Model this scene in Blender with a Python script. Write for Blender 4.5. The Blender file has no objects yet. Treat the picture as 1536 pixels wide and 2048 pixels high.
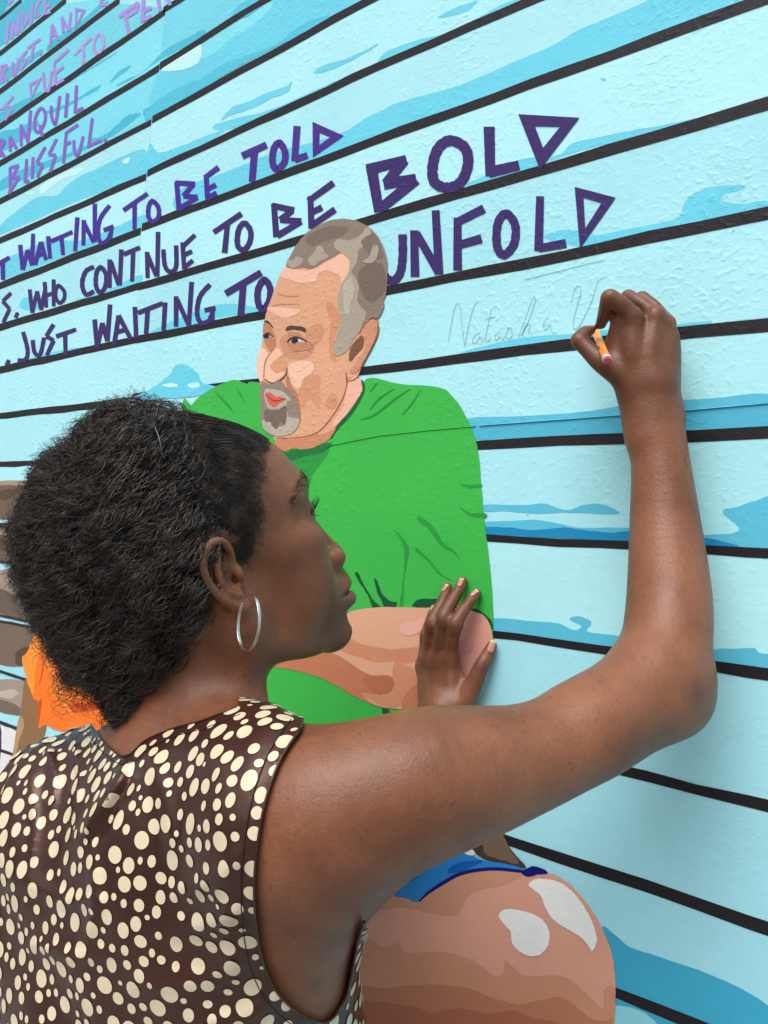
import bpy, bmesh, math, random
import numpy as np
from mathutils import Vector, Matrix
from mathutils.bvhtree import BVHTree

# ------------------------------------------------------------------ camera, sky, sun, exposure
sc = bpy.context.scene
COL = sc.collection
F_PX = 1716.0                       # focal length in photo pixels (1536 wide)
CX, CY = 768.0, 1024.0
D = np.array([-0.75443397, -0.02039589, 0.65605899])   # along the wall, away to the left (camera axes)
U = np.array([0.07334543, -0.99587684, 0.05338313])    # up
N = np.array([0.65226516, 0.08839298, 0.75281926])     # into the wall
AX = np.stack([-D, N, U])           # rows: world X, Y, Z in camera axes (x right, y down, z forward)
P0 = np.array([(1230 - CX) / F_PX, (720 - CY) / F_PX, 1.0]) * 0.79
CAM = np.array([0, 0, 1.72]) - AX @ P0

def c2w(p):                          # camera axes -> world, arrays of (n,3)
    return np.asarray(p, float) @ AX.T + CAM
def w2c(p):
    return (np.asarray(p, float) - CAM) @ AX
def K(px, py, z):                    # a point seen at a photo pixel, at depth z (camera axes)
    return np.array([(px - CX) / F_PX * z, (py - CY) / F_PX * z, z])
def wallpt(px, py):                  # where the view through a pixel meets the wall: (x, z)
    k = K(px, py, 1.0); t = (N @ P0) / (N @ k)
    p = c2w(k * t)
    return (p[0], p[2])

cam_d = bpy.data.cameras.new('camera')
cam_d.sensor_fit = 'HORIZONTAL'; cam_d.sensor_width = 36.0
cam_d.lens = 36.0 * F_PX / 1536.0
cam_d.clip_start = 0.02; cam_d.clip_end = 500
cam = bpy.data.objects.new('camera', cam_d); COL.objects.link(cam)
m = Matrix.Identity(4)
cols = [AX @ np.array([1, 0, 0]), AX @ np.array([0, -1, 0]), AX @ np.array([0, 0, -1])]
for j in range(3):
    for i in range(3): m[i][j] = cols[j][i]
    m[j][3] = CAM[j]
cam.matrix_world = m
sc.camera = cam

SUN_EL, SUN_DIR = math.radians(56), Vector((0.16, -0.95, 0)).normalized()   # high and wide, from the street side
world = bpy.data.worlds.new('World'); sc.world = world; world.use_nodes = True
nt = world.node_tree; nt.nodes.clear()
sky = nt.nodes.new('ShaderNodeTexSky'); sky.sky_type = 'NISHITA'; sky.sun_disc = False
sky.sun_elevation = SUN_EL; sky.sun_rotation = math.atan2(SUN_DIR.x, SUN_DIR.y)
sky.air_density = 1.0; sky.dust_density = 4.0; sky.ozone_density = 1.0
hsv = nt.nodes.new('ShaderNodeHueSaturation'); hsv.inputs['Saturation'].default_value = 0.35
bg = nt.nodes.new('ShaderNodeBackground'); bg.inputs['Strength'].default_value = 0.11
out = nt.nodes.new('ShaderNodeOutputWorld')
nt.links.new(sky.outputs[0], hsv.inputs['Color']); nt.links.new(hsv.outputs[0], bg.inputs['Color'])
nt.links.new(bg.outputs[0], out.inputs['Surface'])
sun_d = bpy.data.lights.new('sun', 'SUN'); sun_d.energy = 1.8; sun_d.angle = math.radians(48); sun_d.color = (1.0, 0.97, 0.93)
sun = bpy.data.objects.new('sun', sun_d); COL.objects.link(sun)
sd = Vector((SUN_DIR.x * math.cos(SUN_EL), SUN_DIR.y * math.cos(SUN_EL), math.sin(SUN_EL)))
sun.rotation_euler = (sd).to_track_quat('Z', 'Y').to_euler()
sun.location = (-2, -4, 6)
sc.view_settings.view_transform = 'Standard'; sc.view_settings.look = 'None'
sc.view_settings.gamma = 1.0; sc.view_settings.use_curve_mapping = False
sc.view_settings.exposure = 0.54
sc.render.engine = 'CYCLES'
rng = random.Random(7)
nrng = np.random.default_rng(11)

# ------------------------------------------------------------------ small helpers
def tag(o, label=None, cat=None, group=None, kind=None):
    if label: o['label'] = label
    if cat: o['category'] = cat
    if group: o['group'] = group
    if kind: o['kind'] = kind
    return o
def link(o, parent=None):
    COL.objects.link(o)
    if parent is not None: o.parent = parent
    return o
def mesh_np(name, v, faces, mats, parent=None, smooth=True, mat_idx=None):
    """faces: (n,k) int array, all faces with k corners."""
    me = bpy.data.meshes.new(name)
    v = np.asarray(v, np.float32); faces = np.asarray(faces, np.int32)
    k = faces.shape[1]
    me.vertices.add(len(v)); me.vertices.foreach_set('co', v.ravel())
    me.loops.add(faces.size); me.loops.foreach_set('vertex_index', faces.ravel())
    me.polygons.add(len(faces))
    me.polygons.foreach_set('loop_start', np.arange(0, faces.size, k, dtype=np.int32))
    me.polygons.foreach_set('loop_total', np.full(len(faces), k, np.int32))
    for mt in (mats if isinstance(mats, (list, tuple)) else [mats]): me.materials.append(mt)
    if mat_idx is not None: me.polygons.foreach_set('material_index', np.asarray(mat_idx, np.int32))
    me.polygons.foreach_set('use_smooth', np.full(len(faces), smooth, bool))
    me.update(calc_edges=True); me.validate()
    return link(bpy.data.objects.new(name, me), parent)
def srgb(r, g, b):
    f = lambda c: (c / 255 / 12.92) if c / 255 <= 0.04045 else ((c / 255 + 0.055) / 1.055) ** 2.4
    return (f(r), f(g), f(b))
class NT:                            # terse node-tree builder
    def __init__(s, name):
        s.m = bpy.data.materials.new(name); s.m.use_nodes = True
        s.t = s.m.node_tree; s.b = s.t.nodes['Principled BSDF']
    def n(s, ty, **kw):
        nd = s.t.nodes.new(ty)
        for k, v in kw.items():
            if k.startswith('i_'):
                key = k[2:]; key = int(key) if key.isdigit() else key.replace('_', ' ')
                nd.inputs[key].default_value = v
            else: setattr(nd, k, v)
        return nd
    def l(s, a, b): s.t.links.new(a, b)
    def math(s, op, a, b=None, c=None, clamp=False):
        nd = s.n('ShaderNodeMath', operation=op, use_clamp=clamp)
        for i, x in enumerate((a, b, c)):
            if x is None: continue
            if isinstance(x, (int, float)): nd.inputs[i].default_value = x
            else: s.l(x, nd.inputs[i])
        return nd.outputs[0]
    def mix(s, f, a, b, blend='MIX'):
        nd = s.n('ShaderNodeMix', data_type='RGBA', blend_type=blend)
        for i, x in ((0, f), (6, a), (7, b)):
            if isinstance(x, (int, float)): nd.inputs[i].default_value = x
            elif isinstance(x, tuple): nd.inputs[i].default_value = (*x[:3], 1)
            else: s.l(x, nd.inputs[i])
        return nd.outputs[2]
    def noise(s, vec, scale, detail=2.0, rough=0.5, dist=0.0):
        nd = s.n('ShaderNodeTexNoise', i_Scale=scale, i_Detail=detail, i_Roughness=rough, i_Distortion=dist)
        if vec is not None: s.l(vec, nd.inputs['Vector'])
        return nd.outputs[0]
    def pos(s): return s.n('ShaderNodeNewGeometry').outputs['Position']
    def ramp(s, f, a, b):            # smooth 0..1 between a and b
        nd = s.n('ShaderNodeMapRange', interpolation_type='SMOOTHSTEP')
        nd.inputs['From Min'].default_value = a; nd.inputs['From Max'].default_value = b
        s.l(f, nd.inputs['Value']); return nd.outputs[0]
    def set(s, **kw):
        for k, v in kw.items(): s.b.inputs[k.replace('_', ' ')].default_value = v

# ------------------------------------------------------------------ paint on the bumpy wall
_paint = {}
PAINT_K = 0.86                       # paint reflects a little less than its colour in the picture
def paint_mat(rgb, rough=0.5):
    key = (rgb, rough)
    if key in _paint: return _paint[key]
    s = NT('paint_%d_%d_%d' % rgb)
    c = tuple(min(0.80, x * PAINT_K) for x in srgb(*rgb))
    p = s.pos()
    blot = s.noise(p, 9.0, 4.0, 0.62)
    fine = s.noise(p, 140.0, 3.0, 0.6)
    mb = s.n('ShaderNodeMapping'); s.l(p, mb.inputs['Vector']); mb.inputs['Scale'].default_value = (6.0, 1.0, 60.0)
    brush = s.noise(mb.outputs[0], 4.0, 4.0, 0.6)
    v = s.math('ADD', s.math('MULTIPLY', blot, 0.21), s.math('MULTIPLY', fine, 0.08))
    v = s.math('ADD', s.math('ADD', v, s.math('MULTIPLY', brush, 0.10)), 0.805)
    col = s.mix(1.0, (*c,), s.n('ShaderNodeCombineColor').outputs[0], 'MULTIPLY')
    cc = [n for n in s.t.nodes if n.type == 'COMBINE_COLOR'][0]
    for i in range(3): s.l(v, cc.inputs[i])
    # specks of dirt in the paint
    vor = s.n('ShaderNodeTexVoronoi', i_Scale=26.0); s.l(p, vor.inputs['Vector'])
    speck = s.ramp(vor.outputs['Distance'], 0.035, 0.02)
    pick = s.ramp(s.noise(p, 5.0, 1.0), 0.56, 0.62)
    col = s.mix(s.math('MULTIPLY', s.math('MULTIPLY', speck, pick), 0.55), col, (0.06, 0.09, 0.10))
    s.l(col, s.b.inputs['Base Color'])
    s.set(Roughness=rough)
    s.b.inputs['Specular IOR Level'].default_value = 0.22
    # stucco: sparse drawn-out lumps, finer grain, broad waviness
    mp = s.n('ShaderNodeMapping'); s.l(p, mp.inputs['Vector'])
    mp.inputs['Scale'].default_value = (1.0, 1.0, 1.25); mp.inputs['Rotation'].default_value = (0, 0.5, 0)
    lump = s.math('MULTIPLY', s.math('MAXIMUM', s.math('SUBTRACT', s.noise(mp.outputs[0], 120.0, 1.0, 0.4, 0.3), 0.53), 0.0), 4.2)
    lump2 = s.math('MULTIPLY', s.math('MAXIMUM', s.math('SUBTRACT', s.noise(mp.outputs[0], 210.0, 1.0, 0.5, 0.2), 0.55), 0.0), 4.0)
    sep = s.n('ShaderNodeSeparateXYZ'); s.l(p, sep.inputs[0])
    where = s.math('ADD', s.math('MULTIPLY', s.ramp(sep.outputs['Z'], 1.48, 1.70), 0.8), 0.25)
    where = s.math('MULTIPLY', where, s.math('ADD', s.math('MULTIPLY', s.ramp(s.noise(p, 6.0, 2.0), 0.36, 0.62), 0.75), 0.25))
    h = s.math('MULTIPLY', s.math('ADD', lump, s.math('MULTIPLY', lump2, 0.42)), where)
    h = s.math('ADD', h, s.math('MULTIPLY', s.noise(p, 420.0, 2.0), 0.07))
    h = s.math('ADD', h, s.math('MULTIPLY', s.noise(p, 22.0, 2.0), 0.22))
    bp = s.n('ShaderNodeBump', i_Strength=0.36, i_Distance=0.0013)
    s.l(h, bp.inputs['Height']); s.l(bp.outputs[0], s.b.inputs['Normal'])
    _paint[key] = s.m
    return s.m

LAY = 0.00014
def zz(text, o=(0, 0, 1.0)):         # "x,y x,y" in a zoomed crop -> photo pixels
    return [(o[0] + float(a) * o[2], o[1] + float(b) * o[2]) for a, b in (q.split(',') for q in text.split())]
def catmull(pts, closed=True, n=5):
    p = np.asarray(pts, float); out = []
    m = len(p); rngi = range(m) if closed else range(m - 1)
    for i in rngi:
        if closed: a, b, c, d = p[i - 1], p[i], p[(i + 1) % m], p[(i + 2) % m]
        else: a, b, c, d = p[max(i - 1, 0)], p[i], p[i + 1], p[min(i + 2, m - 1)]
        for k in range(n):
            t = k / n
            out.append(0.5 * ((2 * b) + (c - a) * t + (2 * a - 5 * b + 4 * c - d) * t * t + (3 * b - a - 3 * c + d) * t ** 3))
    if not closed: out.append(p[-1])
    return np.array(out)
def stroke(pts, w, closed=False, smooth=False, taper=None):
    """outline(s) of a painted stroke of width w round a centre line (photo pixels)"""
    p = np.asarray(pts, float)
    if smooth: p = catmull(p, closed, 6)
    m = len(p); offs = []
    for i in range(m):
        if closed: a, b, c = p[i - 1], p[i], p[(i + 1) % m]
        else: a, b, c = p[max(i - 1, 0)], p[i], p[min(i + 1, m - 1)]
        d1 = b - a; d2 = c - b
        d1 = d1 / (np.linalg.norm(d1) or 1); d2 = d2 / (np.linalg.norm(d2) or 1)
        if not d1.any(): d1 = d2
        if not d2.any(): d2 = d1
        t = d1 + d2; L = np.linalg.norm(t)
        if L < 1e-6: t = d1; L = 1
        t = t / L; nrm = np.array([-t[1], t[0]])
        cosv = max(0.42, abs(nrm @ np.array([-d1[1], d1[0]])))
        offs.append(nrm / cosv)
    offs = np.array(offs)
    ww = np.full(m, w / 2.0)
    if taper: ww = ww * np.interp(np.linspace(0, 1, m), np.linspace(0, 1, len(taper)), taper)
    else: ww = ww * (1 + 0.07 * np.sin(np.arange(m) * 2.3 + w))
    return p + offs * ww[:, None], p - offs * ww[:, None]
class Paint:
    """collects flat painted shapes (photo pixels projected onto the wall) into one sheet mesh"""
    tick = 0
    def __init__(s): s.v = []; s.f = []; s.mi = []; s.mats = []; s.bump = 0
    def _m(s, rgb, rough=0.5):
        m = paint_mat(rgb, rough)
        if m not in s.mats: s.mats.append(m)
        return s.mats.index(m)
    def _add(s, pts, y):
        i = len(s.v); Paint.tick = (Paint.tick + 1) % 13; y = y + Paint.tick * 0.00001
        for q in pts:
            x, z = wallpt(*q); s.v.append((x, -y, z))
        return list(range(i, len(s.v)))
    def poly(s, pts, rgb, lay, smooth=True):
        q = catmull(pts, True, 5) if smooth else np.asarray(pts, float)
        if smooth: q = q + nrng.normal(0, 0.35, q.shape)
        s.f.append(s._add(q, lay * LAY)); s.mi.append(s._m(rgb)); return s
    def line(s, pts, w, rgb, lay, closed=False, smooth=False, taper=None):
        a, b = stroke(pts, w, closed, smooth, taper)
        y = lay * LAY
        ia = s._add(a, y); t_ = Paint.tick; Paint.tick = (t_ - 1) % 13; ib = s._add(b, y); n = len(ia)
        for i in range(n if closed else n - 1):
            j = (i + 1) % n
            s.f.append([ia[i], ia[j], ib[j], ib[i]]); s.mi.append(s._m(rgb))
        return s
    def build(s, name, parent, label=None):
        me = bpy.data.meshes.new(name)
        me.from_pydata(s.v, [], s.f)
        for m in s.mats: me.materials.append(m)
        me.polygons.foreach_set('material_index', s.mi); me.update()
        o = link(bpy.data.objects.new(name, me), parent)
        if label: o['label'] = label
        return o
# ------------------------------------------------------------------ ground and wall
gm = NT('asphalt'); p = gm.pos()
g1 = gm.noise(p, 60, 5, 0.7); g2 = gm.noise(p, 1.3, 3)
gm.l(gm.mix(gm.math('ADD', gm.math('MULTIPLY', g1, 0.6), gm.math('MULTIPLY', g2, 0.4)), (0.042, 0.042, 0.043), (0.075, 0.074, 0.072)), gm.b.inputs['Base Color'])
gm.set(Roughness=0.9)
gb = gm.n('ShaderNodeBump', i_Strength=0.5, i_Distance=0.004); gm.l(gm.noise(p, 160, 3), gb.inputs['Height']); gm.l(gb.outputs[0], gm.b.inputs['Normal'])
me = bpy.data.meshes.new('ground')
me.from_pydata([(-120, -120, 0), (120, -120, 0), (120, 120, 0), (-120, 120, 0)], [], [(0, 1, 2, 3)]); me.materials.append(gm.m)
ground = link(bpy.data.objects.new('ground', me)); tag(ground, kind='structure')
pm = NT('concrete'); p = pm.pos()
pm.l(pm.mix(pm.math('ADD', pm.math('MULTIPLY', pm.noise(p, 90, 5, .7), .5), pm.math('MULTIPLY', pm.noise(p, 2.0, 4), .5)), (0.20, 0.195, 0.185), (0.36, 0.35, 0.335)), pm.b.inputs['Base Color']); pm.set(Roughness=.9)
me = bpy.data.meshes.new('pavement'); me.from_pydata([(-60, -3.2, .004), (60, -3.2, .004), (60, .1, .004), (-60, .1, .004)], [], [(0, 1, 2, 3)]); me.materials.append(pm.m)
tag(link(bpy.data.objects.new('pavement', me)), kind='structure')  # unseen below the frame; pale concrete added to bounce light up the wall

WX0, WX1, WTOP = -3.6, 2.2, 3.6
bm = bmesh.new()
bmesh.ops.create_cube(bm, size=1, matrix=Matrix.Translation(((WX0 + WX1) / 2, 0.1, WTOP / 2)) @ Matrix.Diagonal((WX1 - WX0, 0.2, WTOP, 1)))
me = bpy.data.meshes.new('mural_wall'); bm.to_mesh(me); bm.free()
me.materials.append(paint_mat((168, 230, 240)))
wall = link(bpy.data.objects.new('mural_wall', me))
tag(wall, 'bumpy outdoor wall painted as pale blue planks with purple words and a man in green', 'wall')

R1 = (0, 0, .5); R2 = (768, 0, .5); R3 = (0, 760, .5); R4 = (768, 760, .5); R5 = (0, 1400, .5); R6 = (768, 1400, .5)
FZ = (360, 420, .32552); TL = (0, 0, .26042); LL = (0, 900, .3125); GZ = (520, 900, .32552)

# the black lines between the planks: (x, y, thickness) along each, in photo pixels
LINES_R = [
 [(327, 20, 13), (360, 0, 13)],
 [(320, 133, 14), (530, 0, 15)],
 [(305, 240, 14), (740, 0, 18)],
 [(295, 347, 14), (768, 128, 18), (1060, 3, 20)],
 [(284, 455, 15), (768, 275, 19), (1060, 170, 21), (1518, 3, 26)],
 [(277, 574, 15), (768, 432, 19), (1110, 333, 23), (1536, 207, 28)],
 [(271, 680, 15), (768, 582, 19), (1100, 518, 22), (1536, 425, 28)],
 [(265, 795, 16), (420, 776, 16), (768, 738, 18), (1100, 694, 22), (1536, 650, 30)],
 [(258, 925, 16), (958, 890, 19), (1260, 876, 22), (1536, 865, 26)],
 [(250, 1056, 14), (974, 1076, 13), (1260, 1091, 17), (1536, 1106, 21)],
 [(244, 1185, 12), (988, 1269, 15), (1240, 1303, 18), (1536, 1350, 24)],
 [(240, 1330, 12), (1248, 1542, 20), (1390, 1576, 23), (1536, 1612, 26)],
 [(235, 1440, 12), (1003, 1675, 20), (1280, 1768, 25), (1536, 1857, 30)],
 [(230, 1560, 12), (1233, 1985, 21), (1388, 2048, 27), (1536, 2110, 30)]]
LINES_L = [
 [(0, 38, 9), (44, 0, 9)],
 [(0, 108, 11), (133, 0, 12)],
 [(0, 184, 12), (240, 0, 13)],
 [(0, 254, 13), (180, 128, 14), (331, 24, 13)],
 [(0, 328, 13), (319, 136, 14)],
 [(0, 404, 13), (303, 244, 13)],
 [(0, 482, 13), (293, 353, 14)],
 [(0, 572, 15), (282, 463, 15)],
 [(0, 655, 15), (277, 573, 14)],
 [(0, 740, 15), (271, 679, 14)],
 [(0, 832, 12), (200, 810, 15), (266, 800, 15)],
 [(0, 929, 11), (90, 925, 11), (258, 921, 13)]]
DARK = (34, 31, 36)
def wline(l):
    w = [wallpt(x, y) for x, y, t in l]
    tk = [abs(wallpt(x, y - t / 2)[1] - wallpt(x, y + t / 2)[1]) for x, y, t in l]
    return [(a[0], a[1], k) for a, k in zip(w, tk)]
SEAM = [(330, 0), (327, 20), (318, 130), (303, 245), (292, 345), (284, 460), (276, 576), (268, 680), (264, 790), (258, 923), (250, 1056), (244, 1185), (240, 1330), (235, 1440), (230, 1560)]
seamw = sorted([wallpt(*q)[::-1] for q in SEAM])          # (z, x)
def seam_x(z): return float(np.interp(z, [s[0] for s in seamw], [s[1] for s in seamw]))
def ext(l, right):                                        # carry each line on beyond the frame, level
    w = sorted(wline(l))
    if right: w = w + [(WX1 - 0.002, w[-1][1] + 0.001, w[-1][2])]
    else: w = [(WX0 + 0.002, w[0][1] - 0.012, w[0][2])] + w
    return w
wr = [ext(l, True) for l in LINES_R]; wl = [ext(l, False) for l in LINES_L]
z = wr[0][-1][1]
while z + 0.095 < WTOP - 0.05: z += 0.095; wr.insert(0, [(seam_x(z), z, .009), (WX1 - .002, z, .010)])
z = wr[-1][-1][1]
while z - 0.1 > 0.1: z -= 0.1; wr.append([(seam_x(z), z, .009), (WX1 - .002, z, .010)])
z = wl[0][0][1] + 0.012
while z + 0.095 < WTOP - 0.05: z += 0.095; wl.insert(0, [(WX0 + .002, z, .010), (seam_x(z), z, .009)])
z = wl[-1][0][1]
while z - 0.1 > 0.1: z -= 0.1; wl.append([(WX0 + .002, z, .010), (seam_x(z), z, .009)])
def edge(l, sgn, n=70):
    xs = np.linspace(l[0][0], l[-1][0], n)
    zs = np.interp(xs, [q[0] for q in l], [q[1] for q in l]); tk = np.interp(xs, [q[0] for q in l], [q[2] for q in l])
    wob = nrng.normal(0, 0.00035, n) + 0.0005 * np.sin(xs * 31 + l[0][1] * 90)
    return [(x, zz_ + sgn * t / 2 + w) for x, zz_, t, w in zip(xs, zs, tk, wob)]
def sheet(name, outline, y, rgb, parent=wall):
    me = bpy.data.meshes.new(name); me.from_pydata([(x, -y, zv) for x, zv in outline], [], [list(range(len(outline)))])
    me.materials.append(paint_mat(rgb)); me.update()
    return link(bpy.data.objects.new(name, me), parent)
N_TOP = len(wr) - 1 - [abs(q[0][1] - wline(LINES_R[1])[0][1]) for q in wr[::-1]].index(min(abs(q[0][1] - wline(LINES_R[1])[0][1]) for q in wr))
PLANK_C = [(176, 236, 245), (172, 233, 243), (180, 239, 247), (168, 230, 241), (174, 235, 244)]
LOWER_C = [(164, 226, 239), (160, 222, 236), (166, 228, 240)]
for side, lines in ((1, wr), (0, wl)):
    tops = [None] + lines; bots = lines + [None]
    for i, (a, b) in enumerate(zip(tops, bots)):
        if a is None: a = [(b[0][0], WTOP - .004, 0), (b[-1][0], WTOP - .004, 0)]
        if b is None: b = [(a[0][0], .004, 0), (a[-1][0], .004, 0)]
        zc = a[len(a) // 2][1]
        c = PLANK_C[i % 5] if zc > 1.5 else LOWER_C[i % 3]
        if (not side and zc > 2.17) or (side and zc > wr[N_TOP][0][1]): c = [(126, 220, 238), (118, 214, 234), (132, 224, 240)][i % 3]
        sheet('plank', edge(a, -1) + edge(b, 1)[::-1], LAY * (1.0 if side else 1.5), c)
    for l in lines:
        sheet('plank_line', edge(l, 1) + edge(l, -1)[::-1], LAY * 4, DARK)

# ------------------------------------------------------------------ water streaks on the planks
B1, B2, B3, B4, PALE = (108, 210, 234), (92, 192, 220), (62, 166, 200), (28, 140, 190), (196, 245, 250)
def streaks(items, o, rgb, lay=2, name='water_streak'):
    for t in items:
        Paint().poly(zz(t, o), rgb, lay).build(name, wall)
streaks(["0,215 120,165 260,130 370,75 480,15 560,-10 620,-10 300,125 0,262", "215,70 280,35 350,10 375,5 330,45 250,68",
 "0,440 130,390 260,355 380,310 540,240 660,190 780,120 900,70 1050,5 1070,-20 1500,-20 1300,70 900,215 400,400 0,545",
 "325,740 400,705 540,640 700,620 750,575 880,545 1000,520 1120,500 1250,475 1000,550 800,600 620,660 400,735",
 "640,945 720,920 800,925 850,940 980,915 1120,890 1180,865 1210,800 1260,765 1330,745 1430,740 1437,755 1360,780 1355,805 1440,815 1536,805 1560,855 1200,920 860,985 700,970",
 "300,1415 420,1380 560,1350 700,1340 830,1330 900,1320 880,1355 600,1405 350,1440", "1180,1300 1310,1285 1270,1305 1185,1325", "862,312 888,315 880,324"], R2, B1)
streaks(["350,150 560,145 820,125 1000,95 1300,75 1560,62 1560,205 1400,215 900,232 380,240 345,180"], R4, B2)
streaks(["360,182 700,160 1000,136 1300,112 1560,92 1560,205 1400,215 900,232 380,240 372,215"], R4, (82, 184, 214), 3)
streaks(["395,500 560,500 640,495 730,520 800,500 860,495 920,515 940,535 860,535 740,530 600,535 470,525 395,525",
 "395,570 500,565 620,560 780,590 900,590 1010,595 1010,615 700,612 395,610",
 "1560,478 1480,485 1420,505 1370,515 1355,530 1380,555 1410,580 1420,600 1380,615 1290,620 1270,630 1290,655 1560,678",
 "440,955 600,965 700,975 760,1000 790,985 745,960 750,950 780,945 820,960 830,975 812,1000 830,1010 960,1030 960,1075 700,1040 440,1005",
 "1320,1080 1400,1075 1480,1072 1500,1090 1560,1105 1560,1168 1320,1130"], R4, B2)
streaks(["395,590 500,590 600,600 720,590 800,600 900,610 1010,605 1010,645 700,632 395,622", "1270,635 1330,640 1420,667 1290,665"], R4, B4, 3)
streaks(["870,920 920,935 980,985 1080,1020 1200,1060 1310,1100 1440,1160 1560,1245 1560,1340 1240,1300 1080,1230 900,1170", "900,1175 1240,1296 1400,1380 880,1380"], R6, B3)
streaks(["925,1225 1020,1240 1080,1280 1090,1320 915,1320"], R6, (140, 210, 226), 3)
streaks(["640,262 700,282 745,280 780,250 860,210 930,150 1000,110 1080,40 1140,-20 1490,-20 1300,95 1050,215 900,300 610,475"], R1, B1)
streaks(["585,450 640,395 760,330 800,320 880,265 960,230 1100,180 1220,90 1330,70 1050,215 900,300 612,468", "930,50 1000,-5 1090,-20 1000,60 950,70"], R1, (84, 196, 222), 3)
streaks(["885,480 930,430 1000,405 1060,375 1160,340 1165,330 1150,370 1080,395 1030,425 930,460", "1255,290 1300,260 1400,230 1510,175 1480,200 1380,255 1290,290",
 "860,500 960,470 1080,440 1240,370 1400,300 1560,230 1560,255 1200,412 1000,500 870,520",
 "600,575 630,610 680,600 760,570 860,530 930,500 800,590 600,680", "720,760 900,690 1100,610 1250,570 1370,530 1470,470 1560,440 1560,545 1350,610 1000,740 720,840",
 "0,905 60,850 150,790 230,780 270,740 330,700 400,670 480,630 580,600 592,690 300,810 0,940",
 "0,1050 80,1010 200,960 330,960 480,900 580,860 572,915 300,1010 0,1120", "300,1200 420,1165 560,1100 550,1140 400,1185", "600,1120 800,1060 1000,1010 1180,975 1000,1020 700,1105",
 "600,1330 700,1280 800,1240 900,1215 1000,1225 1050,1240 980,1255 850,1275 650,1335", "80,1230 100,1190 200,1195 140,1240", "100,1440 250,1400 350,1390 250,1420"], R1, B1)
streaks(["535,1590 600,1560 680,1500 700,1465 740,1458 790,1490 810,1530 870,1550 850,1575 790,1585 600,1600"], R1, B1, 5)
streaks(["650,1540 690,1532 715,1545 680,1550", "750,1540 790,1530 800,1545 770,1552"], R1, PALE, 6)
DT = (74, 188, 214)
streaks(["840,640 900,560 980,510 1010,505 980,540 900,600", "890,660 950,620 1100,550 1250,400 1340,340 1480,270 1560,230 1560,290 1240,455 1100,555 960,640",
 "340,860 480,810 620,740 680,700 780,650 740,700 640,750 560,800 400,870", "690,1070 800,1040 900,960 960,900 1040,870 1080,870 1060,900 960,980 840,1060 750,1100",
 "1100,850 1180,810 1340,760 1400,720 1560,670 1560,710 1160,915 1120,910", "0,1020 120,990 260,930 300,960 160,1080 0,1160", "0,1450 0,1390 200,1290 500,1190 620,1130 700,1130 400,1270 0,1470",
 "0,560 100,500 250,420 320,380 300,430 0,660", "0,180 100,80 170,10 260,-10 480,-10 300,130 0,360", "380,330 480,260 640,150 760,40 830,20 600,220 380,390",
 "0,870 200,760 330,700 240,780 0,940", "400,690 500,640 700,520 900,400 800,470 600,590 430,690"], TL, DT)
streaks(["1240,540 1300,480 1420,400 1540,340 1540,460 1440,530 1320,545"], TL, PALE, 3)
streaks(["310,1440 400,1370 520,1310 640,1290 600,1340 480,1380 330,1490", "940,1250 960,1220 1000,1215 980,1255", "200,1480 260,1470 250,1500"], TL, PALE, 3)
streaks(["-40,-40 90,-40 60,40 20,110 -40,160"], TL, (58, 176, 206), 3)

# ------------------------------------------------------------------ lettering: each word one sheet, strokes of the brush
PUR, VIO, LIL, MID = (58, 39, 104), (66, 38, 146), (172, 146, 226), (132, 100, 198)
def word(text, rgb, w, o, strokes):
    P = Paint()
    for st in strokes.split('|'):
        st = st.strip(); closed = st.startswith('o'); q = zz(st.lstrip('o').strip(), o)
        smooth = len(q) > 5 if closed else len(q) > 3
        P.line(q, w * o[2], rgb, 6, closed, smooth)
    P.build('painted_word', wall, 'painted word %s' % text)
word('T', VIO, 18, R1, "-14,1062 40,1030|12,1045 14,1120")
word('WAITING', VIO, 17, R1, "82,980 92,1080|92,1080 112,1000|112,1000 130,1062|130,1062 134,935|142,1060 165,968|165,968 186,1040|150,1026 180,1010|194,945 202,1035|205,966 292,928|247,950 254,1020|311,870 302,1005|337,880 335,982|337,890 376,970|381,815 380,970|440,822 404,872 394,925 404,972 432,960 447,925|416,922 456,905|447,912 442,958")
word('TO', VIO, 18, R1, "495,842 592,775|540,812 540,918|o612,805 635,830 635,870 612,887 595,865 597,825")
word('BE', VIO, 21, R1, "708,728 718,842|702,732 782,737|776,737 735,785|735,785 792,790|792,790 714,838|826,700 832,796|820,712 876,670|826,760 866,740|830,795 868,772")
word('TOLD', (70, 42, 138), 27, R1, "970,625 1068,580|1020,602 1010,728|o1120,572 1142,610 1138,652 1108,678 1092,650 1097,596|1190,505 1180,645|1180,640 1232,622|o1266,510 1350,547 1266,606")
word('S', PUR, 15, R1, "46,1172 12,1205|12,1205 40,1236|40,1236 14,1290|64,1272 72,1250")
word('WHO', PUR, 15, R1, "120,1158 130,1252|130,1252 150,1165|150,1165 166,1240|166,1240 184,1145|180,1128 187,1230|216,1118 216,1225|186,1182 216,1172|o236,1143 258,1165 258,1195 240,1212 225,1190 225,1160")
word('CONTNUE', PUR, 18, R1, "378,1068 345,1085 330,1135 345,1178 378,1165|o405,1070 426,1100 421,1150 400,1170 385,1140 388,1090|440,1038 440,1152|445,1048 476,1140|487,998 481,1142|496,1018 562,990|534,1008 530,1126|590,1008 592,1112|590,1015 627,1105|634,928 631,1107|655,998 662,1065 685,1088 706,1065 706,982|732,970 738,1077|730,988 782,940|735,1022 770,1005|735,1072 774,1042")
word('TO', PUR, 22, R1, "856,930 968,855|912,892 900,1012|o980,893 1004,925 1000,970 976,1000 952,980 956,920")
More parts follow.
